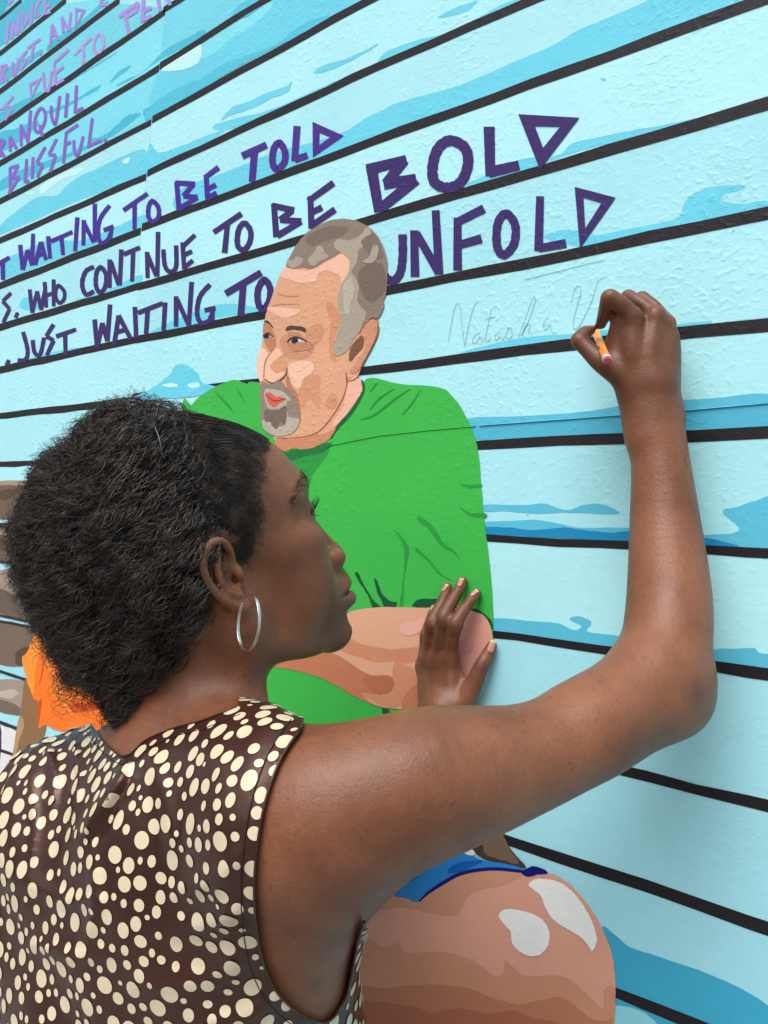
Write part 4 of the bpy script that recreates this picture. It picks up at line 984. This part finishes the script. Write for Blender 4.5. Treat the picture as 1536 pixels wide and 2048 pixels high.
def folds(P):
    p_ = (P - TC.astype(F4)) @ TAX.T.astype(F4)
    r, f, u = p_[:, 0], p_[:, 1], p_[:, 2]
    d = np.full(len(P), -.0084, F4); near = np.where(P[:, 2] < .84)[0]
    if len(near):
        q = proj(P[near]); d[near] = (-.0034 - .0050 * smooth01(np.abs(poly_sd(q, ARM_C)) / 70) + creases(q)).astype(F4)
    a = r * .75 + u * .65
    d += .0019 * np.sin(a * 62 + 2 * np.sin(u * 21) + 3 * np.sin(f * 16)) * np.exp(-((r + .03) / .09) ** 2)
    d += .0016 * np.sin(r * 85 + u * 22 + 2.2 * np.sin(u * 17)) * np.exp(-((u + .12) / .12) ** 2)
    # gathers on the left shoulder blade
    d += .0014 * np.sin(r * 260 + u * 60) * np.exp(-((r + .10) / .045) ** 2) * np.exp(-((u - .09) / .07) ** 2)
    return d
SHIRT.disp(folds, [-9, -9, -9], [9, 9, 9])
slo, shi = np.min([q.lo for q in SHIRT.p[:-1]], 0), np.max([q.hi for q in SHIRT.p[:-1]], 0); shi[0] = min(shi[0], .06)
shi[1] = min(shi[1], TC[1] + .34)
sv, sq = surface(SHIRT, slo, shi, 0.0031)
f_shirt = lambda P: SHIRT.eval(np.asarray(P, F4))
neck_poly = np.vstack([NECK, pl("500,1300 480,1100 150,1100 150,1380")]); arm_poly = np.vstack([ARMH, pl("744,1884 1700,1884 1700,1200 800,1300 618,1390")])
qs = proj(sv)
ax_l = np.array([K(140, 1660, .785), K(280, 1680, .86), K(470, 1690, .90), K(640, 1660, .885)])
gl = np.full(len(sv), 1.0)                                          # how far along the far arm
ba = ax_l[1] - ax_l[0]; tt = (sv - ax_l[0]) @ ba / (ba @ ba); dl = np.linalg.norm(sv - ax_l[0] - np.clip(tt, 0, 5)[:, None] * ba, axis=1)
gl = np.where(dl < .075, .45 - tt, 1.0)
g = np.minimum(np.minimum(poly_sd(qs, neck_poly), poly_sd(qs, arm_poly)) * .0004, gl * .1)
cv, cf = clip_mesh(sv, sq, g)
s = NT('brown_satin'); p = s.pos()
s.l(s.mix(s.ramp(s.noise(p, 8, 3), .3, .7), (.030, .0105, .0080), (.044, .0150, .0115)), s.b.inputs['Base Color'])
s.set(Roughness=.33); s.b.inputs['Specular IOR Level'].default_value = .65; s.b.inputs['Specular Tint'].default_value = (1, .70, .62, 1)
def weave(s):
    p = s.pos(); w = s.noise(p, 1500, 2); c = s.noise(p, 38, 5, .6, .6); b = s.n('ShaderNodeBump', i_Strength=.40, i_Distance=.0016)
    s.l(s.math('ADD', s.math('MULTIPLY', w, .12), c), b.inputs['Height']); s.l(b.outputs[0], s.b.inputs['Normal'])
weave(s); M_SATIN = s.m
s = NT('cream_satin'); p = s.pos(); s.l(s.mix(s.noise(p, 12, 2), (.58, .48, .32), (.70, .60, .42)), s.b.inputs['Base Color']); s.set(Roughness=.30); s.b.inputs['Specular IOR Level'].default_value = .7; weave(s); M_DOT = s.m
blouse = mesh_np('blouse', c2w(cv), cf, M_SATIN, person); blouse['label'] = 'brown satin blouse with cream polka dots'
so = blouse.modifiers.new('cloth', 'SOLIDIFY'); so.thickness = .0012; so.offset = -1
# printed dots, scattered so that they never touch
tri = cv[cf]; ar = np.linalg.norm(np.cross(tri[:, 1] - tri[:, 0], tri[:, 2] - tri[:, 0]), axis=1)
pick = nrng.choice(len(tri), 15000, p=ar / ar.sum()); w1 = nrng.random((15000, 2)); w1 = np.where(w1.sum(1, keepdims=True) > 1, 1 - w1, w1)
cand = tri[pick, 0] + w1[:, :1] * (tri[pick, 1] - tri[pick, 0]) + w1[:, 1:] * (tri[pick, 2] - tri[pick, 0])
rad = np.clip(nrng.lognormal(math.log(.0033), .34, 15000), .0017, .0060)
o_ = np.argsort(-rad * nrng.uniform(.55, 1.4, 15000)); cand, rad = cand[o_], rad[o_]
grid = {}; dots = []
for c, r in zip(cand, rad):
    k = tuple((c // .016).astype(int)); ok = True
    for i in (-1, 0, 1):
        for j in (-1, 0, 1):
            for l in (-1, 0, 1):
                for c2, r2 in grid.get((k[0] + i, k[1] + j, k[2] + l), ()):
                    if (c[0] - c2[0]) ** 2 + (c[1] - c2[1]) ** 2 + (c[2] - c2[2]) ** 2 < (r + r2 + .0018) ** 2: ok = False; break
                if not ok: break
            if not ok: break
        if not ok: break
    if ok: grid.setdefault(k, []).append((c, r)); dots.append((c, r))
DC = np.array([d[0] for d in dots]); DR = np.array([d[1] for d in dots])
gn = grad(f_shirt, DC); t1 = np.cross(gn, np.array([0, 1, .2])); t1 /= np.linalg.norm(t1, axis=1, keepdims=True); t2 = np.cross(gn, t1)
NS = 18; an = np.arange(NS) * 2 * math.pi / NS
el = nrng.uniform(.88, 1.12, len(DC)); ringsv = [DC[:, None]]
for fr in (.5, 1.0):
    ringsv.append(DC[:, None] + (np.cos(an)[None, :, None] * t1[:, None] * el[:, None, None] + np.sin(an)[None, :, None] * t2[:, None] / el[:, None, None]) * (DR * fr)[:, None, None])
PV = np.concatenate(ringsv, 1); M_ = PV.shape[1]
PV = snap(f_shirt, PV.reshape(-1, 3), .00048, 2)
gd = np.minimum(poly_sd(proj(PV), neck_poly), poly_sd(proj(PV), arm_poly)).reshape(-1, M_)
keepd = gd[:, 0] > 1                                                # trim dots at the edges of the cloth
PV3 = PV.reshape(-1, M_, 3)
for i in np.where(keepd & (gd.min(1) < .5))[0]:
    f_ = np.clip((gd[i, 0] - .5) / np.maximum(gd[i, 0] - gd[i], 1e-6), 0, 1); f_ = np.where(gd[i] < .5, f_, 1)
    PV3[i] = PV3[i, :1] + (PV3[i] - PV3[i, :1]) * f_[:, None]
fl = []
for j in range(NS): fl.append((0, 1 + j, 1 + (j + 1) % NS, 1 + (j + 1) % NS)); 
T3 = np.array([(0, 1 + j, 1 + (j + 1) % NS) for j in range(NS)]); Q3 = np.array([(1 + j, 1 + NS + j, 1 + NS + (j + 1) % NS, 1 + (j + 1) % NS) for j in range(NS)])
TT = np.concatenate([T3, Q3[:, [0, 1, 2]], Q3[:, [0, 2, 3]]]); PV3 = PV3[keepd]
FF = (np.arange(len(PV3))[:, None, None] * M_ + TT[None]).reshape(-1, 3)
dm = mesh_np('polka_dots', c2w(PV3.reshape(-1, 3)), FF, M_DOT, blouse); dm['kind'] = 'stuff'
def along(curve, f, off, r, name, mat, n=160, parent=blouse, lev=.0004):
    c = np.asarray(curve, float); L = np.r_[0, np.cumsum(np.linalg.norm(np.diff(c, axis=0), axis=1))]
    u = np.linspace(0, L[-1], n); q = np.stack([np.interp(u, L, c[:, 0]), np.interp(u, L, c[:, 1])], 1)
    tg = np.gradient(q, axis=0); tg /= np.linalg.norm(tg, axis=1, keepdims=True); q = q + np.stack([-tg[:, 1], tg[:, 0]], 1) * off
    P, h = cast(f, q[:, 0], q[:, 1]); P = P[h]
    for _ in range(4): P[1:-1] = (P[:-2] + 2 * P[1:-1] + P[2:]) / 4
    P = P + np.array(grad(f, P)) * lev
    if len(P) > 8: tubes(name, P[None], np.full((1, len(P)), r), mat, parent, 6)
M_STITCH = simple('stitch', (.012, .006, .006), .6).m
along(NECK, f_shirt, 0, .0007, 'neck_binding', M_SATIN); along(ARMH, f_shirt, 0, .0008, 'armhole_binding', M_SATIN)
along(ARMH[:48], f_shirt, 27, .00035, 'seam', M_STITCH, lev=.0003); along(NECK, f_shirt, -16 * -1, .0003, 'seam', M_STITCH, lev=.0003)

# ------------------------------------------------------------------ hair
MANE = Field()
for c, r, k in (((256, 1085, .705), (.072, .094, .090), .01), ((302, 914, .690), (.047, .034, .055), .03), ((200, 1035, .72), (.040, .050, .06), .03), ((150, 1120, .715), (.034, .043, .05), .03), ((275, 1265, .690), (.050, .046, .055), .03), ((258, 1375, .672), (.012, .022, .016), .02), ((345, 1160, .655), (.030, .055, .03), .03), ((305, 1000, .655), (.046, .072, .058), .03), ((345, 1118, .635), (.031, .040, .034), .03)):
    MANE.ell(K(*c), r, None, 'u', k)
f_mane = lambda P: MANE.eval(np.asarray(P, F4))
mlo, mhi = np.min([q.lo for q in MANE.p], 0), np.max([q.hi for q in MANE.p], 0)
MANE.disp(lambda P: (F4(.0028) * (np.sin(P[:, 0] * 130 + 3 * np.sin(P[:, 1] * 60)) * np.sin(P[:, 1] * 110 + P[:, 2] * 70) + .5 * np.sin(P[:, 0] * 210 + 4 * np.sin(P[:, 1] * 90)) * np.sin(P[:, 1] * 170))).astype(F4), [-9] * 3, [9] * 3)
mv, mq = surface(MANE, mlo, mhi, .004)
mv_in = snap(f_mane, mv, -.009, 2)
s = NT('hair_mass'); p = s.pos(); s.l(s.mix(s.noise(p, 120, 4, .7), (.006, .005, .005), (.020, .015, .014)), s.b.inputs['Base Color']); s.set(Roughness=.7)
b_ = s.n('ShaderNodeBump', i_Strength=1.0, i_Distance=.006); s.l(s.noise(p, 260, 4, .7, 2.0), b_.inputs['Height']); s.l(b_.outputs[0], s.b.inputs['Normal'])
hair = mesh_np('hair', c2w(mv_in), mq, s.m, person); hair['label'] = 'curly black hair, pulled back at the temples'
s = NT('drawn_back_strand'); s.l(s.mix(s.ramp(s.noise(s.pos(), 90, 3, .6), .35, .68), (.014, .0095, .008), (.080, .052, .041)), s.b.inputs['Base Color']); s.set(Roughness=.40); s.b.inputs['Specular IOR Level'].default_value = .6; M_FRONT = s.m  # same hair as the curls, paler: light on it put into the colour
crown = K(350, 880, .655)
def curls(n_cl, per, steps, sl, roots, lev0, lev1, rho, pitch, width, spread=.0035, down=.8, jit=.4):
    rt = np.repeat(roots, per, 0) + nrng.normal(0, spread, (n_cl * per, 3)); n = len(rt)
    rep = lambda a: np.repeat(a, per, 0)
    P = snap(f_mane, rt, 0, 2).astype(float); jit = rep(nrng.normal(0, jit, (n_cl, 3))) + nrng.normal(0, .10, (n, 3))
    l0 = rep(nrng.uniform(lev0[0], lev0[1], n_cl)); l1 = rep(nrng.uniform(lev1[0], lev1[1], n_cl)) + nrng.normal(0, .0012, n)
    length = rep(nrng.uniform(.7, 1.3, n_cl)) * nrng.uniform(.8, 1.2, n)
    C_, A_, B_ = [], [], []
    d = None
    for i in range(steps):
        G = grad(f_mane, P, .002).astype(float); lev = l0 + (l1 - l0) * i / (steps - 1)
        P = P - G * ((f_mane(P) - lev)[:, None]) * (.9 if i == 0 else .5)
        fl_ = P - crown; fl_ /= np.linalg.norm(fl_, axis=1, keepdims=True)
        fl_ = fl_ * .8 + np.array([-.15, down, 0]) + jit
        fl_ -= G * np.einsum('ij,ij->i', fl_, G)[:, None]; fl_ /= np.linalg.norm(fl_, axis=1, keepdims=True) + 1e-9
        d = fl_ if d is None else (d * .6 + fl_ * .4); d /= np.linalg.norm(d, axis=1, keepdims=True)
        C_.append(P.copy()); A_.append(G); B_.append(np.cross(d, G))
        P = P + d * (sl * length)[:, None] / steps
    C_ = np.stack(C_, 1); A_ = np.stack(A_, 1); B_ = np.stack(B_, 1)
    tpar = np.linspace(0, 1, steps)[None]
    ph = rep(nrng.uniform(0, 6.28, n_cl))[:, None] + nrng.normal(0, .35, n)[:, None] + (sl * length)[:, None] * tpar / rep(nrng.uniform(pitch[0], pitch[1], n_cl))[:, None] * 6.28
    rh = rep(nrng.uniform(rho[0], rho[1], n_cl))[:, None] * nrng.uniform(.75, 1.25, n)[:, None] * (.30 + .85 * tpar)
    S = C_ + A_ * (np.cos(ph) * rh)[..., None] + B_ * (np.sin(ph) * rh)[..., None]
    W = np.full((n, steps), width) * nrng.uniform(.7, 1.25, n)[:, None] * np.where(tpar > .7, 1 - (tpar - .7) / .3 * .75, 1)
    return S, W
mg = grad(f_mane, mv); view = -(mv / np.linalg.norm(mv, axis=1, keepdims=True)); fac = np.einsum('ij,ij->i', mg, view)
wv = np.clip(fac + .45, .04, 1) ; qm = proj(mv); wv = wv * np.where((qm[:, 0] > 425) & (qm[:, 1] > 1040), 0.0, 1.0); wv /= wv.sum()
pk = lambda n, w=wv: mv[nrng.choice(len(mv), n, p=w)]
STR = []
S1 = curls(900, 5, 40, .105, pk(900), (-.007, .002), (-.002, .009), (.0026, .0072), (.020, .042), .00030, spread=.0015, jit=.26)
S2 = curls(1100, 2, 26, .055, pk(1100), (-.002, .003), (.001, .008), (.0025, .0065), (.013, .026), .00024, spread=.005)
edge_w = np.where(np.abs(fac) < .45, 1.0, .02) * np.where(qm[:, 0] > 360, .02, 1); edge_w /= edge_w.sum()
S3 = curls(520, 3, 24, .055, pk(520, edge_w), (0, .003), (.004, .014), (.002, .0055), (.009, .018), .00017, spread=.006)
low = np.where((qm[:, 1] > 1190) & (qm[:, 0] < 300) , 1.0, 0.); low /= low.sum()
for (S, W), nm in ((S1, 'curl_locks'), (S2, 'curl_strands'), (S3, 'flyaway_curls')):
    o = tubes(nm, S, W, M_HAIR, hair); o['kind'] = 'stuff'
# locks hanging free below, left of the neck: gravity leads them
def hang(n_cl, per, x0, x1, y0, y1, ln, width):
    r_ = np.stack([K(nrng.uniform(x0, x1), nrng.uniform(y0, y1), nrng.uniform(.66, .74)) for _ in range(n_cl)]); n = n_cl * per
    rt = np.repeat(r_, per, 0) + nrng.normal(0, .0035, (n, 3)); rep = lambda a: np.repeat(a, per, 0); m = 30
    t = np.linspace(0, 1, m)[None]; L = (rep(nrng.uniform(ln[0], ln[1], n_cl)) * nrng.uniform(.75, 1.15, n))[:, None]
    dr = rep(nrng.normal(0, .35, (n_cl, 3))) + np.array([.25, 1, 0]); dr = dr / np.linalg.norm(dr, axis=1, keepdims=True)
    ph = rep(nrng.uniform(0, 6.28, n_cl))[:, None] + nrng.normal(0, .3, n)[:, None] + L * t / rep(nrng.uniform(.009, .017, n_cl))[:, None] * 6.28
    rh = rep(nrng.uniform(.002, .0055, n_cl))[:, None] * np.minimum(1, .3 + t * 2)
    a = np.cross(dr, [0, 0, 1.]); a /= np.linalg.norm(a, axis=1, keepdims=True); b = np.cross(dr, a)
    S = rt[:, None] + dr[:, None] * (L * t)[..., None] + a[:, None] * (np.cos(ph) * rh)[..., None] + b[:, None] * (np.sin(ph) * rh)[..., None]
    return S, np.full((n, m), width) * np.where(t > .7, 1 - (t - .7) / .3 * .7, 1) * np.ones((n, 1))
H = [hang(60, 5, 60, 140, 1140, 1250, (.022, .046), .0002), hang(84, 6, 115, 235, 1220, 1330, (.028, .056), .00022), hang(60, 9, 200, 300, 1300, 1385, (.018, .040), .00024), hang(40, 8, 228, 280, 1370, 1410, (.010, .022), .00024), hang(22, 3, 30, 80, 1060, 1150, (.018, .030), .00016)]
o = tubes('hanging_curls', np.concatenate([h[0] for h in H]), np.concatenate([h[1] for h in H]), M_HAIR, hair); o['kind'] = 'stuff'
# straight hair drawn back over the temple
FRONT = pl("520,872 514,895 512,920 520,948 500,985 511,1022 503,1060 488,1082 470,1076 446,1058 420,1050 402,1000 370,940 340,890 345,820 385,805 450,805 500,845")
def inside(poly, n):
    P = np.asarray(poly); out_ = []
    while len(out_) < n:
        q = nrng.uniform(P.min(0), P.max(0), (n * 2, 2)); out_ += list(q[poly_sd(q, poly) < 0])
    return np.array(out_[:n])
q0 = inside(FRONT, 6000); HLN = catmull(np.array(pl('524,868 516,895 513,920 521,948 501,985 512,1022 504,1060 489,1082 470,1076 446,1058')), False, 8); hd_ = np.min(np.linalg.norm(q0[:, None] - HLN[None], axis=2), 1); q0 = q0[nrng.random(len(q0)) < np.clip(hd_ / 40, .10, 1)]; gline = np.array(pl("350,830 345,880 365,935 395,985 415,1040"), float)
m = 12; tgt = np.stack([np.interp(q0[:, 1], [830, 900, 960, 1020, 1085], gline[:, i]) for i in range(2)], 1) + nrng.normal(0, 14, q0.shape)
t = np.linspace(0, 1, m)[None, :, None]; ln_ = np.minimum(1, nrng.uniform(45, 150, len(q0)) / np.linalg.norm(tgt - q0, axis=1))[:, None, None]
Q = q0[:, None] + (tgt - q0)[:, None] * t * ln_; Q[..., 1] -= (np.sin(t[..., 0] * 3.14) * 9 * ln_[..., 0])
Pc, hit = cast(f_skull, Q.reshape(-1, 2)[:, 0], Q.reshape(-1, 2)[:, 1]); hit = hit.reshape(len(q0), m).all(1)
Pc = Pc.reshape(len(q0), m, 3)[hit]; G = grad(f_skull, Pc.reshape(-1, 3)).reshape(Pc.shape)
wav = np.sin(np.linspace(0, 1, m)[None] * nrng.uniform(8, 22, (len(Pc), 1)) + nrng.uniform(0, 6.3, (len(Pc), 1))); lift = nrng.uniform(.0003, .0075, len(Pc))[:, None] * np.linspace(.15, 1, m)[None] + nrng.normal(0, .0002, (len(Pc), m))
lift *= np.clip((525 - Q[hit][..., 0]) / 110, .12, 1)
Sf = Pc + G * lift[..., None] + nrng.normal(0, .00022, Pc.shape) + (wav * .0011)[..., None] * np.array([.3, 1, 0])
o = tubes('drawn_back_hair', Sf, np.full(Sf.shape[:2], .00030) * np.linspace(1, .6, m)[None], M_FRONT, hair); o['kind'] = 'stuff'
# crest of straight hair standing over the top of the skull
nt_ = 1300; a0 = nrng.uniform(0, 1, nt_); yy = nrng.uniform(-55, 55, nt_)
xl = np.stack([95 - 12 * (np.abs(yy) / 55) ** 2 - 12 + a0 * -42, yy, 96 - .1 * np.abs(yy) + a0 * 26], 1)
P = HO + (xl * .001) @ HAX; ls = []
P = snap(f_skull, P, .001, 4).astype(float); d0 = np.array([-1, 0, .12]) @ HAX
lv = nrng.uniform(.0005, .010, nt_) * (.12 + .88 * a0)
for i in range(14):
    Gh = grad(f_skull, P).astype(float); P = P - Gh * (f_skull(P) - .001 - lv * math.sin(min(1, (i + 1) / 9) * 1.57))[:, None]; ls.append(P.copy())
    d = d0 - Gh * (Gh @ d0)[:, None]; d /= np.linalg.norm(d, axis=1, keepdims=True); P = P + d * .0068 + nrng.normal(0, .0003, P.shape)
o = tubes('drawn_back_hair', np.stack(ls, 1), np.full((nt_, 14), .00032) * np.linspace(1, .6, 14)[None], M_FRONT, hair); o['kind'] = 'stuff'
# fuzz of short hairs along the hairline and down before the ear
qf = []
hl = np.array(pl("524,880 516,905 521,945 503,985 514,1022 508,1060 496,1090 486,1112 478,1100"), float)
cc = catmull(hl, False, 10); qf = cc[nrng.integers(0, len(cc), 2600)] + nrng.normal(0, 9.5, (2600, 2)) * np.array([1, 1]) + np.array([-3, 0])
Pc, hit = cast(f_skull, qf[:, 0], qf[:, 1]); Pc = Pc[hit]; G = grad(f_skull, Pc); n = len(Pc)
d = np.array([-.6, -.35, .1]) + nrng.normal(0, .75, (n, 3)); d -= G * np.einsum('ij,ij->i', d, G)[:, None]; d /= np.linalg.norm(d, axis=1, keepdims=True)
S, W = fan(Pc + G * .0002, d, nrng.uniform(.003, .009, n), .00013, 6, np.cross(d, G) * nrng.normal(0, .7, (n, 1)) + G * .25)
o = tubes('hairline_fuzz', S, W, M_HAIR, hair); o['kind'] = 'stuff'
# nape: short hair running down the neck
qn = np.stack([nrng.uniform(285, 405, 900), nrng.uniform(1180, 1360, 900)], 1); Pc, hit = cast(f_head, qn[:, 0], qn[:, 1]); Pc = Pc[hit]; G = grad(f_head, Pc); n = len(Pc)
kp = qn[hit][:, 0] < 412 - (qn[hit][:, 1] - 1180) * .62; Pc, G = Pc[kp], G[kp]; n = len(Pc)
d = np.array([-.3, 1, 0]) + nrng.normal(0, .5, (n, 3)); d -= G * np.einsum('ij,ij->i', d, G)[:, None]; d /= np.linalg.norm(d, axis=1, keepdims=True)
S, W = fan(Pc + G * .0003, d, nrng.uniform(.006, .014, n), .00018, 8, np.cross(d, G) * nrng.normal(0, .8, (n, 1)) + G * .3)
o = tubes('nape_hair', S, W, M_HAIR, hair); o['kind'] = 'stuff'

# ------------------------------------------------------------------ trousers and shoes, below the frame
LEG = Field(); foot = {}
hip_w = c2w(tp(0, 0, -300)[None])[0]
fwd = AX @ TF; fwd = np.array([fwd[0], fwd[1], 0]); fwd /= np.linalg.norm(fwd); rgt = np.array([fwd[1], -fwd[0], 0])
for sg in (-1, 1):
    h = hip_w + rgt * .085 * sg; kn_ = np.array([*(hip_w[:2] + rgt[:2] * .095 * sg + fwd[:2] * .03), .50]); an_ = np.array([*(hip_w[:2] + rgt[:2] * .10 * sg - fwd[:2] * .01), .07])
    LEG.tube([(*w2c(q), r) for q, r in ((h + np.array([0, 0, .02]), .092), ((h + kn_) / 2, .080), (kn_, .062), ((kn_ + an_) / 2, .056), (an_, .050))], k=.05)
    foot[sg] = an_
LEG.ell(w2c(hip_w + np.array([0, 0, .0])), (.150, .13, .115), np.stack([TR, TU, TF]), k=.06)
lv_, lq_ = surface(LEG, np.min([q.lo for q in LEG.p], 0), np.max([q.hi for q in LEG.p], 0), .009)
s = NT('dark_cotton'); p = s.pos(); s.l(s.mix(s.noise(p, 30, 4), (.018, .018, .022), (.032, .032, .038)), s.b.inputs['Base Color']); s.set(Roughness=.85)
mesh_np('trousers', c2w(lv_), lq_, s.m, person)
M_SHOE = simple('shoe_leather', (.03, .02, .016), .5).m
for sg in (-1, 1):
    SH = Field(); a = foot[sg]
    SH.tube([(*w2c(np.array([*(a[:2] + fwd[:2] * q), z_])), r) for q, z_, r in ((-.045, .045, .034), (.03, .042, .038), (.10, .034, .036), (.165, .028, .026))], k=.01)
    SH.ell(w2c(a + np.array([0, 0, .0])), (.042, .04, .042), k=.02)
    v_, q_ = surface(SH, SH.p[0].lo - .03, SH.p[0].hi + .05, .006); w_ = c2w(v_); w_[:, 2] = np.maximum(w_[:, 2], .003)
    mesh_np('shoe', w_, q_, M_SHOE, person)

# ------------------------------------------------------------------ pencil, earring, hair pin
def lathe(name, rings, mat, parent, sides=24, flat=False):
    """rings: (centre, radius) along an axis in camera axes"""
    C_ = np.array([r[0] for r in rings]); ax = unit(C_[-1] - C_[0]); a = unit(np.cross(ax, [0, 1, .3])); b = np.cross(ax, a)
    V = []; F = []
    for c, r in rings: V += [c + (a * math.cos(2 * math.pi * k / sides) + b * math.sin(2 * math.pi * k / sides)) * r for k in range(sides)]
    me = bpy.data.meshes.new(name); n = len(rings)
    for i in range(n - 1):
        for k in range(sides): F.append((i * sides + k, i * sides + (k + 1) % sides, (i + 1) * sides + (k + 1) % sides, (i + 1) * sides + k))
    F += [tuple(range(sides))[::-1], tuple((n - 1) * sides + k for k in range(sides))]
    me.from_pydata([tuple(q) for q in c2w(np.array(V))], [], F); me.materials.append(mat)
    for f in me.polygons: f.use_smooth = not flat and len(f.vertices) == 4
    me.update(); return link(bpy.data.objects.new(name, me), parent)
pe = K(1215.5, 722, .668); tipz = wz(1187, 653, .0006); pt = K(1187, 653, tipz); pd = unit(pt - pe); PL = np.linalg.norm(pt - pe)
pencil = bpy.data.objects.new('pencil', None); link(pencil); pencil.location = Vector(c2w(pt[None])[0])
tag(pencil, 'short orange pencil with a red eraser held in the right hand', 'pencil')
bpy.context.view_layer.update()
def pr(t): return pe + pd * t
def adopt(o, root): o.parent = root; o.matrix_parent_inverse = root.matrix_world.inverted()
so_ = NT('orange_lacquer'); so_.b.inputs['Base Color'].default_value = (.78, .24, .02, 1); so_.set(Roughness=.42)
for o in (lathe('barrel', [(pr(.0115), .0036), (pr(PL - .020), .0036)], so_.m, None, 6, True),
          lathe('ferrule', [(pr(.0030), .0037), (pr(.0045), .0038), (pr(.006), .0036), (pr(.0075), .0038), (pr(.009), .0036), (pr(.0118), .0038)], simple('white_metal', (.72, .72, .74), .3, .35).m, None),
          lathe('eraser', [(pr(-.0015), .0022), (pr(-.0012), .0028), (pr(-.0004), .0032), (pr(.0032), .0034)], simple('eraser_rubber', (.36, .055, .065), .75).m, None),
          lathe('wood_cone', [(pr(PL - .020), .0034), (pr(PL - .006), .0011)], simple('bare_wood', (.55, .36, .2), .7).m, None),
          lathe('lead', [(pr(PL - .0062), .0011), (pr(PL), .0003)], simple('graphite', (.03, .03, .035), .4, .3).m, None)): adopt(o, pencil)
ec = K(497, 1245, .608); eu = unit(U + HF * .02); eh = unit(-HL - eu * (-HL @ eu)); en = np.cross(eh, eu); ER = .0198
M_SILVER = simple('silver', (.66, .65, .62), .30, 1.0).m
def band(name, a0, a1, n, wd, th, R0, mat):
    V = []; F = []
    for i in range(n):
        t = math.radians(a0 + (a1 - a0) * i / (n - 1)); rd = eh * math.cos(t) + eu * math.sin(t)
        for (dr, dw) in ((-th, -wd), (th, -wd), (th, wd), (-th, wd)): V.append(ec + rd * (R0 + dr) + en * dw)
    for i in range(n - 1):
        for k in range(4): F.append((i * 4 + k, i * 4 + (k + 1) % 4, i * 4 + 4 + (k + 1) % 4, i * 4 + 4 + k))
    me = bpy.data.meshes.new(name); me.from_pydata([tuple(q) for q in c2w(np.array(V))], [], F + [(3, 2, 1, 0), tuple((n - 1) * 4 + k for k in range(4))]); me.materials.append(mat); me.update()
    o = link(bpy.data.objects.new(name, me)); bv_ = o.modifiers.new('bevel', 'BEVEL'); bv_.width = .00025; bv_.segments = 2
    return o
earring = bpy.data.objects.new('hoop_earring', None); link(earring); earring.location = Vector(c2w((ec - eu * ER)[None])[0]); bpy.context.view_layer.update()
tag(earring, 'thin silver hoop earring hanging from her right ear', 'earring')
for o in (band('hoop', -212, 98, 90, .00115, .00045, ER, M_SILVER), band('clasp', 142, 168, 10, .0007, .0006, ER, M_SILVER), band('post', 96, 130, 10, .0004, .0004, ER, M_SILVER)): adopt(o, earring)
P, h = cast(f_mane, np.array([306, 309, 313, 318, 323, 328.]), np.array([872, 880, 889, 898, 906, 913.])); P = P + np.array(grad(f_mane, P)) * .0085
o = tubes('hair_pin', P[None], np.full((1, 6), .00028), simple('pin_metal', (.16, .16, .16), .3, .9).m, None, 6)
tag(o, 'thin metal hair pin stuck in the curls above the temple', 'hair pin')
bpy.context.view_layer.update()
